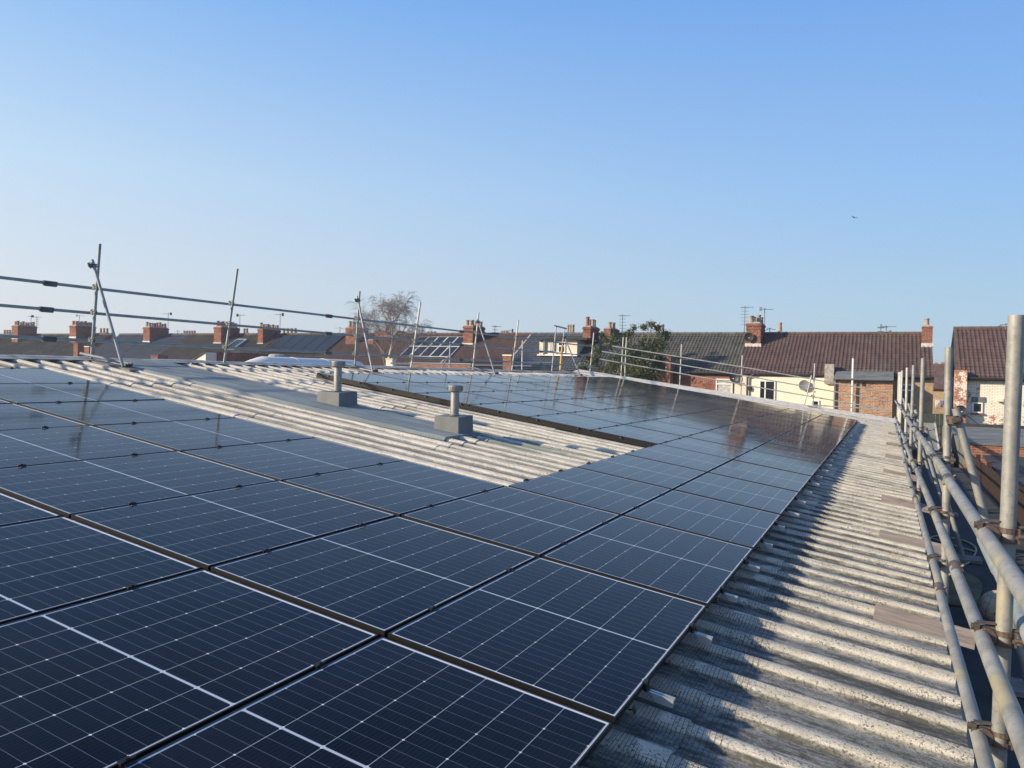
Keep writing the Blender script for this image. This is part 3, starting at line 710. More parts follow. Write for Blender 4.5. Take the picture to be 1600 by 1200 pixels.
def chimney(parent, x1, y0, w_, l_, zb, zt_, pots, mt=None, corbel=True, flash=True, potm=None):
    """x1: right edge, y0: front face"""
    mt = mt or G['brick_chim']; x0 = x1-w_
    mb = MB(); mb.box((x0, y0, zb-1.2), (x1, y0+l_, zt_-.12))
    if corbel:
        mb.box((x0-.03, y0-.03, zt_-.40), (x1+.03, y0+l_+.03, zt_-.33)); mb.box((x0-.05, y0-.05, zt_-.20), (x1+.05, y0+l_+.05, zt_-.12)); mb.box((x0-.02, y0-.02, zt_-.119), (x1+.02, y0+l_+.02, zt_-.04))
    else: mb.box((x0-.02, y0-.02, zt_-.119), (x1+.02, y0+l_+.02, zt_-.03))
    ch = mb.build('chimney', mt, parent)
    mb = MB(); mb.hexa([(x0, y0, zt_-.039), (x1, y0, zt_-.039), (x1, y0+l_, zt_-.039), (x0, y0+l_, zt_-.039), (x0+.12, y0+.12, zt_+.05), (x1-.12, y0+.12, zt_+.05), (x1-.12, y0+l_-.12, zt_+.05), (x0+.12, y0+l_-.12, zt_+.05)])
    mb.build('flaunching', G['cement'], ch)
    if flash:
        mb = MB(); mb.box((x0-.05, y0-.035, zb-.10), (x1+.05, y0-.005, zb+.13)); mb.build('lead_flashing', G['lead'], ch)
    for (fx, fy, h, r, red) in pots:
        mb = MB(); c = (x0+w_*fx, y0+l_*fy, zt_)
        mb.lathe(c, [(r*1.08, 0), (r*1.05, h*.08), (r*.95, h*.12), (r*.86, h*.82), (r*1.02, h*.86), (r*1.04, h*.97), (r*.8, h), (r*.7, h*.9)], 14)
        autosmooth(mb.build('pot', G['potred'] if red else G['pot'], ch), 40)
    return ch
def std_pots(n, h=.42, rows=2):
    out = []
    per = (n+rows-1)//rows
    for k in range(n):
        r = k % rows; c = k//rows
        out.append((.30+.40*r if rows == 2 else .5, .10+.80*(c/(max(1, per-1))), h*random.uniform(.8, 1.15), .13, random.random() < .3))
    return out
def window(parent, x0, x1, z0, z1, Y, mt=None, bars=(), tr=None, sill=True, curtain=False):
    mb = MB(); d = .06; t_ = .065
    mb.box((x0, Y-d, z0), (x0+t_, Y+.02, z1)); mb.box((x1-t_, Y-d, z0), (x1, Y+.02, z1)); mb.box((x0+t_, Y-d, z0), (x1-t_, Y+.02, z0+t_)); mb.box((x0+t_, Y-d, z1-t_), (x1-t_, Y+.02, z1))
    for b in bars: xb_ = x0+(x1-x0)*b; mb.box((xb_-.035, Y-d-.003, z0+t_), (xb_+.035, Y+.01, z1-t_))
    if tr: zb_ = z0+(z1-z0)*tr; mb.box((x0+t_, Y-d-.004, zb_-.035), (x1-t_, Y+.01, zb_+.035))
    wn = mb.build('window', G['white'], parent)
    mb = MB(); mb.box((x0+.03, Y-.02, z0+.03), (x1-.03, Y-.012, z1-.03)); mb.build('pane', G['curtain'] if curtain else G['dark'], wn)
    if sill: mb = MB(); mb.box((x0-.06, Y-.12, z0-.075), (x1+.06, Y-.0, z0-.002)); mb.build('sill', mt or G['white'], wn)
    return wn
def house(xa, xb, roofm, wallm, label, name='terraced_house', **kw):
    root = empty(name, (0, 0, 0), label=label, cat='house', group=kw.pop('group', 'terraced houses behind the roof'))
    tile_roof(xa, xb, roofm, root, **kw)
    mb = MB(); mb.box((xa+.01, 45, GROUND), (xb-.01, 53, .30)); mb.build('wall', wallm, root)
    # gable triangles
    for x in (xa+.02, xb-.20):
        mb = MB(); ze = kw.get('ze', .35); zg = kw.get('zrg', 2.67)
        mb.add([(x, 45, ze-.1), (x, 53, ze-.1), (x, 49, zg-.08), (x+.18, 45, ze-.1), (x+.18, 53, ze-.1), (x+.18, 49, zg-.08)], [(0, 1, 2), (3, 5, 4), (0, 3, 4, 1), (1, 4, 5, 2), (2, 5, 3, 0)]); mb.build('gable', G['t_moss'] if xa > 3 else wallm, root)  # right edge house: dark tile colour stands in for shade on its gable
    mb = MB(); mb.tube((xa, 44.66, .24), (xb, 44.66, .24), .06, 8); mb.build('gutter', G['black'], root)
    return root
hA = house(-86, -64.9, G['t_moss'], G['brick_red'], 'long terraced house row with sooty dark roof and two broad chimneys at the far left')
hB = house(-63.9, -54.9, G['t_slate'], G['brick_red'], 'terraced house with blue grey roof, a broad chimney near its left end')
hC = house(-54.9, -48.9, G['t_dark'], G['brick_red'], 'terraced house with dull brown roof and the chimney right behind the second ridge post')
hD = house(-48.9, -44.6, G['t_moss'], G['brick_red'], 'narrow terraced house with sooty roof and a small tilted skylight')
hE = house(-44.6, -38.0, G['t_dark'], G['brick_red'], 'terraced house with all black solar panels covering its upper roof')
hF = house(-38.0, -31.6, G['t_brown'], G['brick_red'], 'terraced house with reddish brown roof behind the bare birch')
hG = house(-31.6, -22.3, G['t_brown'], G['brick_red'], 'terraced house with silver framed solar panels on its brown roof')
hH = house(-22.3, -15.2, G['t_slate'], G['brick_red'], 'terraced house with blue grey roof and a flat topped dormer')
hI = house(-15.2, -7.75, G['t_grey'], G['brick_red'], 'terraced house with dark grey pantiles above a red brick rear wall')
hJ = house(-7.75, 2.05, G['t_brown'], G['brick_tan'], 'terraced house with brown pantiles and a cream rendered rear wall')
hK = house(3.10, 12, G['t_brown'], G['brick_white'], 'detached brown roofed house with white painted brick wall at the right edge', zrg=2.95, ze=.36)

def cx(x, y=535, Y=47.6): return yp(x, y, Y).x
def cz(y, x, Y=47.6): return yp(x, y, Y).z
def chim(parent, xr_, xl, ytop, n, zb_px, l_=1.8, **kw):
    x1 = cx(xr_); x0 = cx(xl); z = cz(ytop, xr_)
    return chimney(parent, x1, 47.6, x1-x0, l_, cz(zb_px, xr_), z, kw.pop('pots', None) or std_pots(n), **kw)
chim(hA, 27.5, 18.5, 508, 8, 528, 1.9)
chim(hA, 118.5, 108.5, 508, 10, 528, 2.0)
chim(hB, 233.5, 223.5, 510.5, 8, 535, 2.0)
chim(hC, 345.5, 334, 510, 8, 537.5, 2.0)
chim(hD, 410.5, 402.5, 513, 8, 538.5, 2.0)
chim(hE, 555.5, 540, 511, 4, 542, 1.5)
mb = MB(); x0 = cx(572); x1 = cx(600); mb.box((x0, 48.6, 1.0), (x1, 50.4, cz(516, 585, 48.6))); mb.build('parapet_block', G['brick_chim'], hF)
chim(hF, 583, 573, 531, 0, 542, 1.4, corbel=False, pots=[(.5, .5, .01, .05, 0)])
chim(hG, 738.5, 723.5, 508.5, 6, 539, 1.75)
chim(hH, 922, 910.5, 509.5, 0, 541, 1.7, pots=[(.45, .12, .62, .13, 1), (.3, .5, .5, .11, 0), (.7, .5, .5, .11, 0), (.5, .85, .5, .11, 0)])
chim(hI, 953.5, 943, 512.5, 0, 540, 1.8, corbel=False, pots=[(.4, .35, .42, .13, 0), (.7, .55, .42, .13, 0)])
chJ = chim(hJ, 1188, 1165.5, 504, 0, 540, 1.75, pots=[(.3, .12, .42, .16, 0), (.75, .3, .5, .14, 0), (.3, .6, .42, .14, 0), (.75, .85, .42, .14, 0)])
chimney(hJ, cx(1457), 47.7, cx(1457)-cx(1441), 1.0, cz(540, 1450, 47.7), cz(509, 1450, 47.7), [(.42, .3, .42, .13, 0)], corbel=False)
# distant chimneys on the next street
def far_stack(x0p, x1p, yt, yb, n, label, Y=66, mt=None, h=.6):
    a = yp(x0p, yt, Y); b = yp(x1p, yt, Y); root = empty('distant_chimney', (a.x, Y, GROUND), label=label, cat='chimney', group='distant chimneys over the ridge line')
    mb = MB(); w_ = b.x-a.x; mb.box((0, 0, 0), (w_, .9, a.z-GROUND)); mb.build('stack', mt or G['brick_chim'], root)
    for k in range(n):
        mb = MB(); mb.lathe((w_*(k+.5)/n, .45, a.z-GROUND), [(.17, 0), (.13, h*.8), (.16, h*.85), (.15, h)], 10); mb.build('pot', G['pot'], root)
far_stack(0, 16, 522, 527, 4, 'distant low chimney with a row of four pots at the extreme left')
far_stack(150, 165, 520, 527, 3, 'distant chimney with three pots just right of the first ridge post')
far_stack(281, 301, 521, 527, 5, 'distant squat chimney between the two broad chimneys left of the second ridge post', h=.35)
far_stack(375, 383, 521, 527, 2, 'distant pair of chimney pots right of the second ridge post')
far_stack(436, 460, 521, 527, 4, 'distant chimney with four pots beside the dark narrow house')
far_stack(663, 678, 523, 528, 3, 'distant chimney above the silver framed solar panels', h=.35)
far_stack(779, 790, 522, 528, 3, 'distant red chimney right of the tall corbelled chimney', h=.3)
far_stack(883, 894, 524, 528, 3, 'distant dark chimney above the dormer roof', h=1.0)
far_stack(1021, 1037, 521, 526, 2, 'distant chimney with two pots beside the evergreen tree top', h=.8)
far_stack(1215, 1220, 517, 524, 1, 'distant thin red chimney pot right of the big brick chimney', h=.7)
far_stack(1386, 1393, 521, 525, 1, 'distant stub chimney on the brown ridge near the aerials', h=.25)

# aerials
def aerial(x, yt, yb, kind, label, Y=48.9, s=1.0):
    a = yp(x, yb, Y); b = yp(x, yt, Y); root = empty('tv_aerial', (a.x, Y, a.z-.1), label=label, cat='aerial', group='television aerials on the terrace roofs')
    H_ = b.z-a.z+.1; mb = MB(); mb.tube((0, 0, 0), (0, 0, H_), .022, 6); mb.build('mast', G['gutter'], root)
    mb = MB(); d = Vector((math.cos(kind[1]), math.sin(kind[1]), 0)); z = H_-.08; L_ = 1.0*s
    mb.tube(Vector((0, 0, z))-d*L_*.35, Vector((0, 0, z))+d*L_*.65, .014, 5)
    pr = Vector((-d.y, d.x, 0))
    if kind[0] == 'y':
        for k in range(7):
            c = Vector((0, 0, z))+d*L_*(-.33+.16*k); mb.tube(c-pr*.17*s, c+pr*.17*s, .010, 4)
        mb.beam(Vector((0, 0, z-.12))-d*L_*.35, Vector((0, 0, z+.12))-d*L_*.35, .3*s, .02, up=d)
    elif kind[0] == 'v':
        for k in range(6): mb.tube(Vector((0, 0, z-.04-k*.2))-d*.28*s, Vector((0, 0, z-.04-k*.2))+d*.28*s, .010, 4); 
        for k in range(4): mb.tube(Vector((0, 0, z-.04-k*.2))-pr*.3*s, Vector((0, 0, z-.04-k*.2))+pr*.3*s, .010, 4)
    else:
        mb.tube(Vector((0, 0, z-.1))-d*.5*s, Vector((0, 0, z+.05))+d*.1*s, .014, 4)
    mb.build('antenna', G['gutter'], root)
AE = [(48.5, 493, 505, ('y', 3.0), 'small aerial above the broad chimney at the extreme left'), (57.5, 494, 512, ('v', .4), 'taller aerial with stacked rods beside the leftmost broad chimney'),
      (124, 492, 502, ('y', 1.6), 'small aerial on the second broad chimney from the left'), (262.5, 489, 515, ('y', 3.3), 'tall thin aerial right of the third broad chimney from the left'),
      (277.5, 516, 527, ('h', 3.0), 'short aerial on the ridge between two broad chimneys'), (374.5, 491, 516, ('y', 0), 'tall aerial immediately right of the second ridge post'),
      (437.5, 490, 513, ('y', 3.1), 'aerial above the dark narrow house chimney'), (531, 511, 527, ('h', 3.1), 'aerial left of the third ridge post'),
      (773, 508, 527, ('v', 1), 'aerial with stacked rods right of the corbelled chimney'), (795, 515, 527, ('y', 3.1), 'low aerial near the ridge post left of the dormer'),
      (843.5, 523, 528, ('h', 0), 'tiny aerial on the ridge left of the dormer'), (972, 491, 524, ('v', .3), 'tall aerial with many rods beside the evergreen tree'),
      (1017, 509, 523, ('y', 3.1), 'thin aerial behind the evergreen tree top'), (1163, 478, 520, ('v', .2), 'tall aerial left of the big brick chimney'),
      (1194, 481, 520, ('y', .7), 'tall aerial right of the big brick chimney'), (1202.5, 512, 522, ('h', 1), 'faint short aerial right of the big brick chimney'),
      (1228, 517, 522, ('y', .5), 'tiny aerial far right of the big brick chimney'), (1376, 509, 521, ('v', .8), 'left aerial of the pair on the brown ridge'),
      (1384.5, 508, 521, ('y', .3), 'right aerial of the pair on the brown ridge'), (1571, 505, 514, ('h', .2), 'aerial on the ridge of the white painted house')]
for x, a_, b_, k_, l_ in AE: aerial(x, a_, b_, k_, l_, s=.8)

def dish(p, r, az, mt, label, stand=.30):
    root = empty('satellite_dish', p, (0, 0, az), label, 'satellite dish', 'satellite dishes on the houses')
    mb = MB(); k = 0; seg = 20; V = []; rings = 5
    for j in range(rings+1):
        rr = r*j/rings; dd = .22*r*(j/rings)**2
        for i in range(seg): an = 2*math.pi*i/seg; V.append((rr*math.cos(an), -stand-dd, rr*1.08*math.sin(an)))
    Fc = []
    for j in range(rings):
        for i in range(seg): Fc.append((j*seg+i, j*seg+(i+1) % seg, (j+1)*seg+(i+1) % seg, (j+1)*seg+i))
    mb.add(V, Fc); mb.add([(x, y+.02, z) for x, y, z in V], [f[::-1] for f in Fc]); mb.build('reflector', mt, root, True)
    mb = MB(); mb.tube((0, 0, -.05), (0, -stand+.02, 0), .022, 6); mb.tube((0, -stand, -r*.9), (0, -stand-r*1.2, -r*.25), .012, 5); mb.build('arm', G['gutter'], root)
    mb = MB(); mb.box((-.03, -stand-r*1.3, -r*.30), (.03, -stand-r*1.1, -r*.15)); mb.build('receiver', G['white'], root)
dish(yp(1257.5, 602, 45)+Vector((0, -.02, 0)), .27, 0, G['greyp'], 'round grey satellite dish on the cream rendered wall')
dish(yp(1149, 590, 45)+Vector((0, -.02, 0)), .26, 0, G['black'], 'round black satellite dish on the red brick wall by the curtained window')
dish(yp(1170, 527, 47.55), .25, .2, G['black'], 'black satellite dish on the front of the big brick chimney', .12)
dish(yp(613, 516, 46.5)+Vector((0, 0, 0)), .42, .3, G['greyp'], 'dull grey satellite dish beside the bare birch', .2)
dish(yp(1500, 641, 44.5), .24, .1, G['black'], 'dark satellite dish on the half painted chimney breast', .15)

# solar panels on houses
slH = math.atan2(2.32, 4)
def roof_pt(X, Y, n_=.10, ze=.35, zrg=2.67):
    z = ze+(Y-45)*(zrg-ze)/4; return Vector((X, Y-n_*math.sin(slH), z+n_*math.cos(slH)))
def house_panels(parent, xa, xb, Ya, Yb, nx, ny, frame_m, fwid, label):
    for i in range(nx):
        for j in range(ny):
            x0 = xa+(xb-xa)*i/nx; x1 = xa+(xb-xa)*(i+1)/nx-.02; y0 = Ya+(Yb-Ya)*j/ny; y1 = Ya+(Yb-Ya)*(j+1)/ny-.02
            c = [roof_pt(x0, y0), roof_pt(x1, y0), roof_pt(x1, y1), roof_pt(x0, y1)]; d = [roof_pt(p.x, p.y+.0, .06) for p in (Vector((x0, y0, 0)), Vector((x1, y0, 0)), Vector((x1, y1, 0)), Vector((x0, y1, 0)))]
            mb = MB(); mb.hexa(d+c); o = mb.build('solar_panel', frame_m, parent)
            f_ = fwid; y0_, y1_ = y0+f_, y1-f_
            mb = MB(); mb.add([roof_pt(x0+f_, y0_, .106), roof_pt(x1-f_, y0_, .106), roof_pt(x1-f_, y1_, .106), roof_pt(x0+f_, y1_, .106)], [(0, 1, 2, 3)]); mb.build('cells', G['dark2'], o)
G['dark2'] = simple('blue_black_cells', (.012, .015, .020), .40, 0, .3, 2)
house_panels(hG, -31.0, -26.9, 45.95, 48.55, 5, 2, G['lead'], .05, '')
house_panels(hE, -44.0, -37.9, 46.2, 48.75, 5, 1, G['frame'], .03, '')
# skylight
mb = MB(); c = [roof_pt(-48.3, 46.6, .06), roof_pt(-47.2, 46.6, .06), roof_pt(-47.2, 48.0, .06), roof_pt(-48.3, 48.0, .06)]
d = [p+Vector((0, -.05, .14)) for p in c]; mb.hexa(c+d); sk = mb.build('skylight', G['galv'], hD)
mb = MB(); i_ = [d[0]*.88+d[2]*.12, d[1]*.88+d[3]*.12, d[2]*.88+d[0]*.12, d[3]*.88+d[1]*.12]; mb.add([p+Vector((0, -.004, .008)) for p in i_], [(0, 1, 2, 3)]); mb.build('pane', G['dark'], sk)
# party line upstands
for hh, x in ((hB, -59.6), (hC, -54.85), (hD, -48.85), (hE, -44.55), (hE, -43.4), (hH, -22.25), (hG, -27.2)):
    mb = MB(); a, b = roof_pt(x, 44.8, .02), roof_pt(x, 48.9, .02); mb.beam(a, b, .10, .09); mb.build('party_tiles', G['t_moss'] if x < -30 else G['cement'], hh)

# ---- rear extensions and walls of the right hand houses
def wallbox(parent, name, x0, x1, y0, y1, z0, z1, mt):
    mb = MB(); mb.box((x0, y0, z0), (x1, y1, z1)); return mb.build(name, mt, parent)
# red brick wall of house I
x0, x1 = yp(1058, 585, 44.9).x, yp(1148, 585, 44.9).x
wallbox(hI, 'rear_wall', x0, x1, 44.86, 44.995, GROUND, .12, G['brick_red'])
a, b = yp(1119, 591.5, 44.86), yp(1144.5, 622, 44.86)
window(hI, a.x, b.x, b.z, a.z, 44.86, bars=(), tr=.72, curtain=True)
wallbox(hJ, 'pilaster', yp(1148, 585, 44.8).x+.01, yp(1166.5, 585, 44.8).x, 44.78, 44.99, GROUND, .22, G['render_pale'])
xa_, xb_ = yp(1166.5, 585, 44.8).x, yp(1303.5, 585, 44.8).x
wallbox(hJ, 'rear_wall', xa_, xb_, 44.80, 44.99, GROUND, .20, G['render_cream'])
wallbox(hJ, 'coping', xa_-.05, xb_+.02, 44.72, 45.02, .202, .27, G['verge'])
a, b = yp(1186.5, 594, 44.8), yp(1211, 629, 44.8); window(hJ, a.x, b.x, b.z, a.z, 44.8, bars=(.38,))
a, b = yp(1267, 625, 44.8), yp(1280, 640, 44.8); window(hJ, a.x, b.x, b.z, a.z, 44.8, bars=())
mb = MB(); p = yp(1168.5, 586, 44.7); mb.tube((p.x, 44.70, p.z-.10), (p.x, 44.70, GROUND), .045, 8); mb.tube((p.x+.35, 44.62, p.z+.05), (p.x, 44.70, p.z-.12), .045, 8); mb.build('downpipe', G['black'], hJ)
mb = MB(); p = yp(1172, 607, 44.75); mb.lathe(p, [(.07, -.12), (.10, -.08), (.10, .08), (.04, .12)], 10); mb.build('wall_lamp', G['black'], hJ)
# orange brick extension with lean to roof
ex0, ex1 = yp(1306.5, 590, 42.5).x, yp(1395.5, 590, 42.5).x
ext = wallbox(hJ, 'extension', ex0, ex1, 42.5, 44.99, GROUND, .03, G['brick_orange'])
mb = MB(); mb.hexa([(ex0-.12, 42.3, .04), (ex1+.03, 42.3, .04), (ex1+.03, 45.1, .40), (ex0-.12, 45.1, .40), (ex0-.12, 42.3, .12), (ex1+.03, 42.3, .12), (ex1+.03, 45.1, .50), (ex0-.12, 45.1, .50)]); mb.build('lean_to_roof', G['feltg'], ext)
mb = MB(); mb.tube((ex0-.1, 42.25, .06), (ex1+.02, 42.25, .06), .055, 8); mb.build('gutter', G['gutter'], ext)
mb = MB(); p = yp(1350, 601, 42.5); mb.box((p.x-.09, 42.49, p.z-.09), (p.x+.09, 42.52, p.z+.09)); mb.build('air_brick', G['black'], ext)
mb = MB(); p = yp(1305, 600, 42.4); mb.tube((p.x, 42.42, GROUND), (p.x, 42.42, .02), .04, 8); mb.build('downpipe', G['gutter'], ext)
mb = MB(); p = yp(1332, 600, 42.3); pt = yp(1332, 560, 42.3); mb.tube((p.x, 42.3, GROUND), (p.x, 42.3, pt.z), .052, 12); mb.tube((p.x, 42.3, .0), (p.x, 42.3, .12), .066, 12); autosmooth(mb.build('soil_pipe', G['white'], ext))
ws = wallbox(hJ, 'wing_chimney', yp(1289, 580, 44.9).x, yp(1303.5, 580, 44.9).x, 44.6, 45.3, -.2, yp(1296, 569, 44.9).z, G['cement'])
p = yp(1410, 600, 45)
a, b = yp(1404, 600, 45), yp(1428, 632, 45); window(hJ, a.x, b.x, b.z, a.z, 44.99, bars=(.5,), tr=.7)
# red brick party wall and pier
pw = empty('brick_pier_wall', (0, 0, 0), label='ragged red brick wall with a tall pier at its right end, beside the evergreen tree', cat='brick wall')
a, b = yp(1012, 581, 44.15), yp(1041, 590, 44.15); wallbox(pw, 'wall', a.x, b.x, 44.15, 44.5, GROUND, a.z-.05, G['brick_red'])
mb = MB()
for k in range(7): x = a.x+(b.x-a.x)*k/7; mb.box((x, 44.13, a.z-.049), (x+(b.x-a.x)/7-.03, 44.52, a.z+random.uniform(-.02, .06)))
mb.build('broken_top', G['brick_red'], pw)
a, b = yp(1040.5, 555, 44.15), yp(1047.5, 600, 44.15); wallbox(pw, 'pier', a.x, b.x, 44.05, 44.8, GROUND, a.z, G['brick_red'])
# dormer
a, b = yp(843, 531.5, 46.2), yp(901.5, 553.5, 46.2)
dm = wallbox(hH, 'dormer', a.x, b.x, 46.2, 49, b.z-.1, a.z, G['render_pale'])
wallbox(dm, 'dormer_roof', a.x-.12, b.x+.75, 45.95, 49.2, a.z+.003, a.z+.15, G['felt'])
c_, d_ = yp(872.5, 534, 46.2), yp(883.5, 551.5, 46.2); window(dm, c_.x, d_.x, d_.z, c_.z, 46.2, tr=.62)
c_, d_ = yp(862.5, 534, 46.2), yp(871.5, 551.5, 46.2); window(dm, c_.x, d_.x, d_.z, c_.z, 46.2)
wallbox(dm, 'sill', a.x-.1, b.x+.05, 46.08, 46.195, b.z-.12, b.z-.02, G['white'])
mb = MB(); p = yp(850.5, 540, 46.1); mb.box((p.x-.07, 46.08, b.z-.05), (p.x+.07, 46.195, a.z-.02)); mb.box((p.x+.42, 46.15, b.z+.05), (p.x+.75, 46.195, a.z-.05)); mb.build('dark_panel', G['gutter'], dm)
# white painted house at the right edge
ze_ = -.0
a, b = yp(1492.5, 578, 44.5), yp(1511.5, 578, 44.5)
wallbox(hK, 'chimney_breast', a.x, b.x, 44.5, 45.0, GROUND, a.z, G['brick_worn'])
wallbox(hK, 'eaves_board', b.x+.02, 12, 44.93, 44.99, .16, .31, G['white'])
a, b = yp(1519, 628.5, 45), yp(1535, 645.5, 45); window(hK, a.x, b.x, b.z, a.z, 44.99, mt=G['brick_chim'])
wallbox(hK, 'lintel', a.x-.03, b.x+.1, 44.94, 44.995, a.z+.01, a.z+.27, G['gutter'])
a, b = yp(1557, 622.5, 45), yp(1567, 627.5, 45); wallbox(hK, 'vent', a.x, b.x, 44.7, 44.99, b.z, a.z, G['render_pale'])
mb = MB(); mb.path([yp(1507, 646, 44.7), yp(1540, 672, 44.7)], .02, 5); mb.build('cable', G['black'], hK)

# far house in the gap, with tan wall
hz = empty('far_house', (0, 0, 0), label='far red roofed house glimpsed in the gap right of the long brown roof', cat='house')
a, b = yp(1440, 568, 75), yp(1500, 603, 75)
mb = MB(); mb.hexa([(a.x, 72, b.z-.3), (b.x, 72, b.z-.3), (b.x, 76, a.z-.1), (a.x, 76, a.z-.1), (a.x, 72, b.z-.2), (b.x, 72, b.z-.2), (b.x, 76, a.z), (a.x, 76, a.z)]); mb.build('roof', G['t_brown'], hz)
mb = MB()
for k in range(10): mb.tube((a.x+k*.5, 76, a.z), (a.x+k*.5+.3, 76, a.z+random.uniform(.0, .1)), .12, 8)
mb.build('ridge_tiles', G['potred'], hz)
wallbox(hz, 'wall', a.x, b.x, 72.3, 76, GROUND, b.z-.28, G['brick_tan'])
# washing on a line
ln = empty('washing_line', (0, 0, 0), label='washing line with white and mauve clothes in the gap between the houses', cat='washing line')
p0, p1 = yp(1461, 625, 60), yp(1478, 625, 60); mb = MB(); mb.tube(p0-Vector((.3, 0, 0)), p1+Vector((.4, 0, 0)), .01, 4); mb.build('line', G['white'], ln)
def cloth(x0p, x1p, y1p, mt):
    a = yp(x0p, 625.5, 60); b = yp(x1p, y1p, 60); mb = MB(); n = 8
    V = [(a.x+(b.x-a.x)*i/n, 60+.05*math.sin(i*1.7), z) for z in (a.z, b.z+.05) for i in range(n+1)]; mb.add(V, [(i, i+1, n+2+i, n+1+i) for i in range(n)])
    o = mb.build('garment', mt, ln, True); sd = o.modifiers.new('s', 'SOLIDIFY'); sd.thickness = .01
cloth(1461.5, 1465, 640, G['white']); cloth(1465.5, 1468, 633, G['white']); cloth(1469, 1473.5, 637, simple('mauve_cloth', (.28, .20, .36), .9)); cloth(1474, 1478, 634, simple('mauve_cloth2', (.33, .25, .40), .9))

# ---- things beyond the ridge in front of the terrace, left
def block(name, label, cat, x0p, x1p, ytp, Y, dep, mt, top=None, group=None):
    a = yp(x0p, ytp, Y); b = yp(x1p, ytp, Y); root = empty(name, (a.x, Y, GROUND), label=label, cat=cat, group=group)
    mb = MB(); mb.box((0, 0, 0), (b.x-a.x, dep, a.z-GROUND-.06)); mb.build('stack', mt, root)
    mb = MB(); mb.box((-.03, -.03, a.z-GROUND-.059), (b.x-a.x+.03, dep+.03, a.z-GROUND)); mb.build('top_course', top or mt, root); return root
block('wing_chimney', 'slim brick stack low beside the first ridge post, left of the pair', 'chimney', 115, 121.5, 536, 41, .5, G['brick_chim'])
block('wing_chimney', 'slim brick stack right behind the first ridge post', 'chimney', 132, 139, 541, 41, .5, G['brick_chim'], G['white'])
block('wing_chimney', 'squat brick stub just above the ridge below the blue grey roof', 'chimney', 236, 246.5, 555, 41, .9, G['brick_chim'])
# cream gabled lean-to
lg = empty('lean_to_outrigger', (0, 0, 0), label='lean-to rear wing with a cream wedge shaped gable and dark roof', cat='rear wing')
a, b, c = yp(293, 568, 40), yp(321.5, 549, 40), yp(321.5, 568, 40)
mb = MB(); zb = -1.5
mb.add([(a.x, 40, zb), (b.x, 40, zb), (b.x, 40, b.z-.06), (a.x, 40, a.z-.06), (a.x, 41, zb), (b.x, 41, zb), (b.x, 41, b.z-.06), (a.x, 41, a.z-.06)], [(0, 1, 2, 3), (4, 7, 6, 5), (0, 4, 5, 1), (3, 2, 6, 7), (1, 5, 6, 2), (0, 3, 7, 4)]); mb.build('gable_wall', G['render_cream'], lg)
mb = MB(); e = yp(386, 551, 44); mb.hexa([(a.x-.1, 39.9, a.z-.059), (b.x, 39.9, b.z-.059), (b.x, 44.5, b.z-.059), (a.x-.1, 44.5, a.z-.059), (a.x-.1, 39.9, a.z+.0), (b.x, 39.9, b.z+.0), (b.x, 44.5, b.z+.0), (a.x-.1, 44.5, a.z+.0)]); mb.build('roof', G['t_dark'], lg)
mb = MB(); mb.box((b.x+.002, 41.0, zb), (b.x+.16, 47.4, b.z-.02)); mb.build('party_wall', G['brick_chim'], lg)
lg2 = empty('dark_outrigger', (0, 0, 0), label='dark shaded rear wing between the cream gable and the white rounded cover', cat='rear wing')
a = yp(330, 550.5, 43); b = yp(372, 550.5, 43); mb = MB(); mb.box((a.x, 43, GROUND), (b.x, 45, a.z-.1)); mb.build('wall', G['brick_chim'], lg2)
mb = MB(); mb.box((a.x-.1, 42.9, a.z-.099), (b.x+.1, 45, a.z)); mb.build('roof', G['t_moss'], lg2)
# long white rounded cover
cv = empty('white_cover', (0, 0, 0), label='long white rounded cover with a tapered end lying behind the ridge', cat='roof cover')
mb = MB(); secs = [(14.35, .015), (14.6, .09), (15.0, .23), (15.4, .36), (15.72, .44), (15.80, .455), (15.801, .455), (19.6, .45), (19.85, .42), (19.98, .33), (20.03, .18)]
seg = 24; V = []
for y, r in secs:
    for i in range(seg+1):
        an = math.pi*i/seg; V.append((-15+r*1.0*math.cos(an), y, -.17+r*math.sin(an) if r > .44 else -.17+r*math.sin(an)))
Fc = [(j*(seg+1)+i, j*(seg+1)+i+1, (j+1)*(seg+1)+i+1, (j+1)*(seg+1)+i) for j in range(len(secs)-1) for i in range(seg)]
mb.add(V, Fc); autosmooth(mb.build('cover', G['whitesheet'], cv), 35)
mb = MB()
for y in (16.9, 18.2): 
    pts = [(-15+.458*math.cos(math.pi*i/16), y, -.17+.458*math.sin(math.pi*i/16)) for i in range(17)]; mb.path(pts, .006, 4)
mb.build('seam', G['whitesheet'], cv)
mb = MB(); mb.box((-15.5, 14.3, -1.2), (-14.5, 20.1, -.165)); mb.build('base', G['feltg'], cv)
st = empty('stone_block', (0, 0, 0), label='small mossy stone coloured block above the white rounded cover', cat='stone block')
a = yp(428, 550, 38); mb = MB(); mb.lathe((a.x+.25, 38, a.z-.3), [(.5, -4), (.55, -.2), (.56, .0), (.50, .12), (.35, .17), (.1, .18)], 12); mb.build('block', G['cement'], st)
# low brick parapets behind the ridge
block('garden_wall', 'low brick wall behind the ridge under the silver framed panels', 'wall', 640, 735, 566.5, 36, .3, G['brick_red'], G['whitesheet'])
block('garden_wall', 'short brick pier with pale top behind the ridge right of the fifth post', 'wall', 786, 799, 554, 36, .4, G['brick_red'], G['whitesheet'])
block('gate_pillar', 'pale pillar behind the ridge beside the birch stem', 'pillar', 603, 613, 560, 36, .4, G['render_pale'])

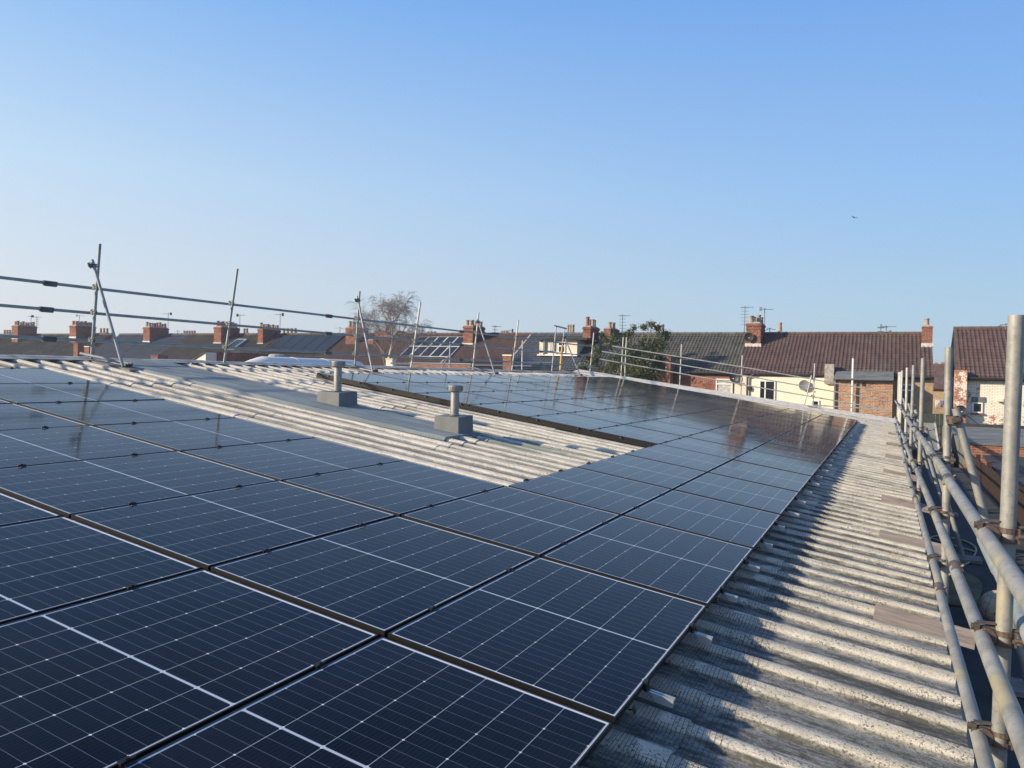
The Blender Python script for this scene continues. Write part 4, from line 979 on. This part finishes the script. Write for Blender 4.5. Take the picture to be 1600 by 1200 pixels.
# ================================================================== right side, below the eave
fr = MB(); fr.box((.32, -6, GROUND), (2.0, 24.8, -2.35)); ff = fr.build('flat_roof_store', G['felt']); tag(ff, 'black felt flat roof of the low store beneath the eave scaffold', 'flat roof')
fe = empty('board_fence', (0, 0, 0), label='brown vertical board fence running away beside the black felt roof', cat='fence')
mb = MB()
for k in range(int((24.6-8)/.15)):
    y = 8+k*.15; mb.box((2.02, y, GROUND), (2.045, y+.142, -1.80-.012*(y-16)+random.uniform(-.012, .012)))
mb.build('boards', G['fencew'], fe)
for y in np.arange(8.5, 24.6, 2.4):
    mb = MB(); mb.box((2.046, y, GROUND), (2.14, y+.1, -1.72-.012*(y-16))); mb.build('post', G['fencew'], fe)
bw_ = empty('parapet_wall', (0, 0, 0), label='low red brick parapet with dark capping in front of the white painted house', cat='brick wall')
mb = MB(); mb.box((1.95, 25, GROUND), (7.5, 25.22, -1.70)); mb.build('wall', G['brick_red'], bw_)
mb = MB(); mb.box((1.93, 24.96, -1.698), (7.5, 25.26, -1.63)); mb.build('capping', G['gutter'], bw_)
fl2 = empty('grey_flat_roof', (0, 0, 0), label='grey felt flat roof between the red parapet and the white painted house', cat='flat roof')
mb = MB(); mb.box((2.0, 25.3, GROUND), (8, 36, -1.74)); mb.build('deck', G['feltg'], fl2)
mb = MB(); mb.box((2.0, 36.01, -2.6), (8, 36.2, -1.62)); mb.build('upstand', G['felt'], fl2)
sh = empty('garden_shed', (0, 0, 0), label='dark roofed shed with a white edge board beyond the brown fence', cat='shed')
mb = MB(); mb.hexa([(2.35, 17.2, -2.35), (6, 17.2, -2.35), (6, 24.7, -2.0), (2.35, 24.7, -2.0), (2.35, 17.2, -2.29), (6, 17.2, -2.29), (6, 24.7, -1.94), (2.35, 24.7, -1.94)]); mb.build('roof', G['felt'], sh)
mb = MB(); mb.box((2.5, 17.4, GROUND), (5.9, 24.6, -2.36)); mb.build('wall', G['fencew'], sh)
mb = MB(); mb.beam((2.33, 16.2, -2.12), (2.33, 19.5, -2.02), .04, .10); mb.build('edge_board', G['white'], sh)
# corrugated outhouse
oh = empty('outhouse', (0, 0, 0), label='small outhouse with a grey corrugated lean-to roof at the end of the scaffold', cat='outhouse')
V = []; n = 60; 
for (y, z) in ((27.2, -2.10), (30, -1.38)):
    for i in range(n*2+1): V.append((.55+.9*i/(n*2), y, z+.02*math.sin(i*.0)))
nr = 26; V = []
for r in range(nr*4+1):
    f_ = r/(nr*4); y = 27.2+2.8*f_; z = -2.10+.72*f_+.018*math.sin(r*math.pi/2)
    V += [(.52, y, z), (1.42, y, z)]
mb = MB(); mb.add(V, [(2*r, 2*r+1, 2*r+3, 2*r+2) for r in range(nr*4)]); mb.build('roof', G['feltg'], oh)
mb = MB(); mb.beam((1.44, 27.2, -2.08), (1.44, 30, -1.36), .04, .08); mb.build('edge_trim', G['lead'], oh)
mb = MB(); mb.box((.55, 27.4, GROUND), (1.85, 30.4, -2.2)); mb.build('wall', G['brick_red'], oh)
bf = empty('back_fence', (0, 0, 0), label='dark green board fence beyond the corrugated outhouse', cat='fence')
mb = MB()
for k in range(6): mb.box((1.2+k*.16, 38, GROUND), (1.2+k*.16+.15, 38.03, -1.35+random.uniform(-.01, .01)))
mb.build('boards', simple('green_fence', (.035, .045, .035), .85), bf)
# ball, hose, white board and tan patch on the black felt
bl = empty('ball', (1.02, 8.9, -2.18), label='round weathered tan ball lying on the black felt roof', cat='ball')
mb = MB(); mb.lathe((0, 0, 0), [(.165*math.sin(a_), -.165*math.cos(a_)) for a_ in np.linspace(.05, math.pi-.05, 18)], 28)
t = NT('weathered_ball'); n1 = t.noise(4, 5, .7); n2 = t.noise(25, 3, .6); vr = t.n('ShaderNodeTexVoronoi', feature='DISTANCE_TO_EDGE'); vr.inputs['Scale'].default_value = 9; t.l(t.tc.outputs['Object'], vr.inputs['Vector'])
c = t.mix(t.ramp(n1, .35, .65), (.36, .32, .24), (.55, .45, .35)); c = t.mix(t.math('MULTIPLY', t.ramp(n2, .5, .7), .5), c, (.12, .12, .09)); c = t.mix(t.math('LESS_THAN', vr.outputs['Distance'], .02), c, (.10, .09, .07)); t.base(c); t.set(.8, 0, .3, n2, .4, .005)
autosmooth(mb.build('skin', t.m, bl)); mb = MB(); mb.tube((0, -.1, .13), (0, -.1035, .1345), .006, 8); mb.build('valve', G['black'], bl)
hs = []
for i in range(60):
    a_ = i/59*2*math.pi*1.15; hs.append((.82+.33*math.cos(a_)+.04*math.sin(3*a_), 12.9+1.1*math.sin(a_)*.9-.4, -2.335+.01*(i/59)))
mb = MB(); mb.path([(.35, 13.6, -2.33)]+hs, .012, 6); tag(mb.build('garden_hose', simple('hose_yellow', (.34, .33, .20), .5)), 'loop of pale yellow hose lying on the black felt roof', 'hose')
mb = MB(); V = [(.72+.30*math.cos(a_)*(1+.15*math.sin(3*a_)), 10.3+1.0*math.sin(a_)*(1+.1*math.cos(2*a_)), -2.342) for a_ in np.linspace(0, 2*math.pi, 28, endpoint=False)]
V2 = [(x, y, z+.014) for x, y, z in V]; n = len(V); mb.add(V+V2, [tuple(range(n, 2*n))]+[(i, (i+1) % n, n+(i+1) % n, n+i) for i in range(n)])
tag(mb.build('sacking', simple('tan_sacking', (.15, .115, .06), .95, 0, .35, 5)), 'flat tan piece of sacking on the black felt roof near the ball', 'sacking')
mb = MB(); mb.lathe((1.0, 8.25, -2.35), [(.09, 0), (.10, .03), (.07, .06), (.02, .07)], 9); tag(mb.build('stone', simple('stone_chip', (.32, .27, .22), .9)), 'small pale stone beside the tan ball', 'stone')

# ================================================================== trees
def branch_tree(root, p, d, L_, r, depth, mbs, droop):
    # segments with gentle bends
    n = 4; q = Vector(p)
    for k in range(n):
        d = (d + Vector((random.uniform(-.14, .14), random.uniform(-.14, .14), random.uniform(-.06, .10) - droop*(k/n)*(1 if depth < 3 else 0)))).normalized()
        q2 = q + d*L_/n; ra = r*(1-.18*k/n*2); rb = r*(1-.18*(k+1)/n*2)
        mbs[1].tube(q, q2, max(ra, .0045), 5 if depth > 2 else 3, max(rb, .0045), cap=False)
        if depth > 0 and k >= (1 if depth < 5 else 2):
            nb = 1 if depth in (4, 1) else 2
            for _ in range(nb):
                ax = Vector((random.uniform(-1, 1), random.uniform(-1, 1), random.uniform(-.2, .5))).normalized()
                nd = (d*1.0 + ax*random.uniform(.55, .95)).normalized()
                branch_tree(root, q2, nd, L_*random.uniform(.55, .75), rb*random.uniform(.5, .65), depth-1, mbs, droop)
        q = q2
bt = empty('birch_tree', yp(604, 575, 40)*1.0, label='bare birch with white stem and drooping twigs in front of the terrace', cat='tree')
base = Vector(bt.location); base.z = GROUND
bt.location = base
m0, m1 = MB(), MB(); random.seed(22)
trunk = [Vector((0, 0, 0)), Vector((.1, 0, 2.5)), Vector((.0, 0, 4.6)), Vector((.12, 0, 5.4)), Vector((.22, .1, 6.1)), Vector((.32, .1, 6.8)), Vector((.34, 0, 7.5))]
for k in range(len(trunk)-1): m0.tube(trunk[k], trunk[k+1], .13-.018*k, 8, .13-.018*(k+1), cap=False)
for k, h in enumerate(np.linspace(.30, 1.0, 13)):
    f_ = h*(len(trunk)-1); i = min(int(f_), len(trunk)-2); q = trunk[i].lerp(trunk[i+1], f_-i)
    if q.z < 4.4: continue
    az = k*2.4; up = .55+.5*h
    L_ = 1.9*(1.15-.55*(q.z-4.4)/3.1)
    branch_tree(bt, q, Vector((math.cos(az), math.sin(az)*.8, up)).normalized(), L_, .030, 4, (m0, m1), .65)
for az in (.3, 2.9, 4.4): branch_tree(bt, trunk[-1], Vector((math.cos(az)*.5, math.sin(az)*.5, 1)).normalized(), .9, .03, 3, (m0, m1), .35)
m0.build('trunk', G['bark'], bt); m1.build('crown', G['twig'], bt)
random.seed(5)
def leaf_tree(base, blobs, n, size, label, name='evergreen_tree', stem=True):
    root = empty(name, base, label=label, cat='tree')
    V = []; Fc = []
    tot = sum(b[3]**2 for b in blobs)
    for (cx_, cy_, cz_, r, sq) in blobs:
        for _ in range(int(n*r*r/tot)):
            th = random.uniform(0, 2*math.pi); ph = math.acos(random.uniform(-1, 1)); rr = r*min(1.5, abs(random.gauss(.62, .30)))
            rr *= 1+.25*math.sin(3*th+2*ph+r*9)+.15*math.sin(7*ph+th*2)
            c = Vector((cx_+rr*math.sin(ph)*math.cos(th), cy_+rr*math.sin(ph)*math.sin(th), cz_+rr*sq*math.cos(ph)))
            a = Vector((random.gauss(0, 1), random.gauss(0, 1), random.gauss(0, 1))).normalized(); b = a.cross(Vector((random.gauss(0, 1), random.gauss(0, 1), random.gauss(0, 1)))).normalized()
            s = size*random.uniform(.6, 1.3); k = len(V)
            V += [c-a*s, c+b*s*.45, c+a*s, c-b*s*.45]; Fc.append((k, k+1, k+2, k+3))
    me = bpy.data.meshes.new('crown'); me.from_pydata([tuple(v) for v in V], [], Fc); me.update(); me.materials.append(G['leaf'])
    obj('crown', me, root)
    mb = MB(); mb.tube((0, 0, 0), (0, 0, 4.6), .14, 8, .07)
    for (cx_, cy_, cz_, r, sq) in blobs:
        mb.tube((0, 0, 3.5), (cx_, cy_, cz_+.1*r), .06, 5, .015)
        for _ in range(10):
            e = Vector((cx_+random.uniform(-r, r)*.8, cy_+random.uniform(-r, r)*.8, cz_+random.uniform(-.2, 1.0)*r)); mb.tube((cx_, cy_, cz_-.2*r), e, .018, 4, .006)
    mb.build('trunk', G['twig'], root); return root
T0 = Vector((yp(985, 600, 44.0).x, 44.0, GROUND))
bl_ = []
for (px, py, r, sq) in ((940, 588, .8, .9), (925, 594, .5, .8), (963, 570, .8, .9), (990, 580, 1.0, .9), (1008, 565, .9, .95), (1020, 580, .65, .95), (985, 552, .6, .9), (1012, 548, .7, .8), (1027, 560, .45, .9), (1005, 535, .4, .8), (1026, 536, .4, .8), (945, 600, 1.0, .7), (990, 600, 1.1, .8)):
    p = yp(px, py, 44.0); bl_.append((p.x-T0.x, random.uniform(-.3, .2), p.z-GROUND, r*1.06, sq))
for (px, py, r) in ((912, 575, .3), (918, 560, .22), (928, 562, .35), (938, 548, .3), (948, 532, .22), (958, 536, .35), (972, 530, .3), (982, 520, .22), (1008, 512, .2), (1014, 506, .14), (1030, 514, .22), (1038, 524, .3), (1036, 540, .3), (1022, 508, .16), (988, 512, .16), (915, 596, .35), (943, 524, .15)):
    p = yp(px, py, 44.0); bl_.append((p.x-T0.x, random.uniform(-.4, .4), p.z-GROUND, r*1.35, 1.0))
leaf_tree(T0, bl_, 32000, .066, 'bushy evergreen tree with small leaves growing beyond the far corner of the roof')
# bird
bp_ = ray(1334.5, 340)*(45/FOC)
bd = empty('bird', bp_*.999, (0, .2, .6), label='small dark bird flying alone in the clear sky', cat='bird')
mb = MB(); rot = Matrix.Rotation(math.pi/2, 3, 'X'); m2 = MB(); m2.lathe((0, 0, 0), [(.004, -.16), (.03, -.10), (.045, 0), (.035, .08), (.028, .12), (.004, .17)], 10); m2.v = [tuple(rot@Vector(v)) for v in m2.v]; mb.add(m2.v, m2.f)
mb.add([(0, .10, .02), (0, -.06, .02), (.20, -.03, .10), (.20, .09, .11), (.36, -.03, .03), (.30, .06, .05)], [(0, 1, 2, 3), (3, 2, 4, 5)])
mb.add([(0, .10, .02), (0, -.06, .02), (-.20, -.03, .10), (-.20, .09, .11), (-.36, -.03, .03), (-.30, .06, .05)], [(0, 3, 2, 1), (3, 5, 4, 2)])
mb.v = [tuple(Vector(v)*.65) for v in mb.v]; mb.build('body', G['black'], bd)

# ================================================================== winter haze
hb = MB(); hb.box((-130, -12, GROUND-1), (60, 110, 14))
hz_ = bpy.data.materials.new('haze'); hz_.use_nodes = True; ht = hz_.node_tree
for nd in list(ht.nodes):
    if nd.type == 'BSDF_PRINCIPLED': ht.nodes.remove(nd)
pv = ht.nodes.new('ShaderNodeVolumePrincipled'); pv.inputs['Color'].default_value = (.80, .86, .95, 1); pv.inputs['Density'].default_value = .0009; pv.inputs['Anisotropy'].default_value = .3
ho = [n for n in ht.nodes if n.type == 'OUTPUT_MATERIAL'][0]; ht.links.new(pv.outputs[0], ho.inputs['Volume'])
tag(hb.build('haze', hz_), kind='stuff')
SC.cycles.volume_bounces = 0
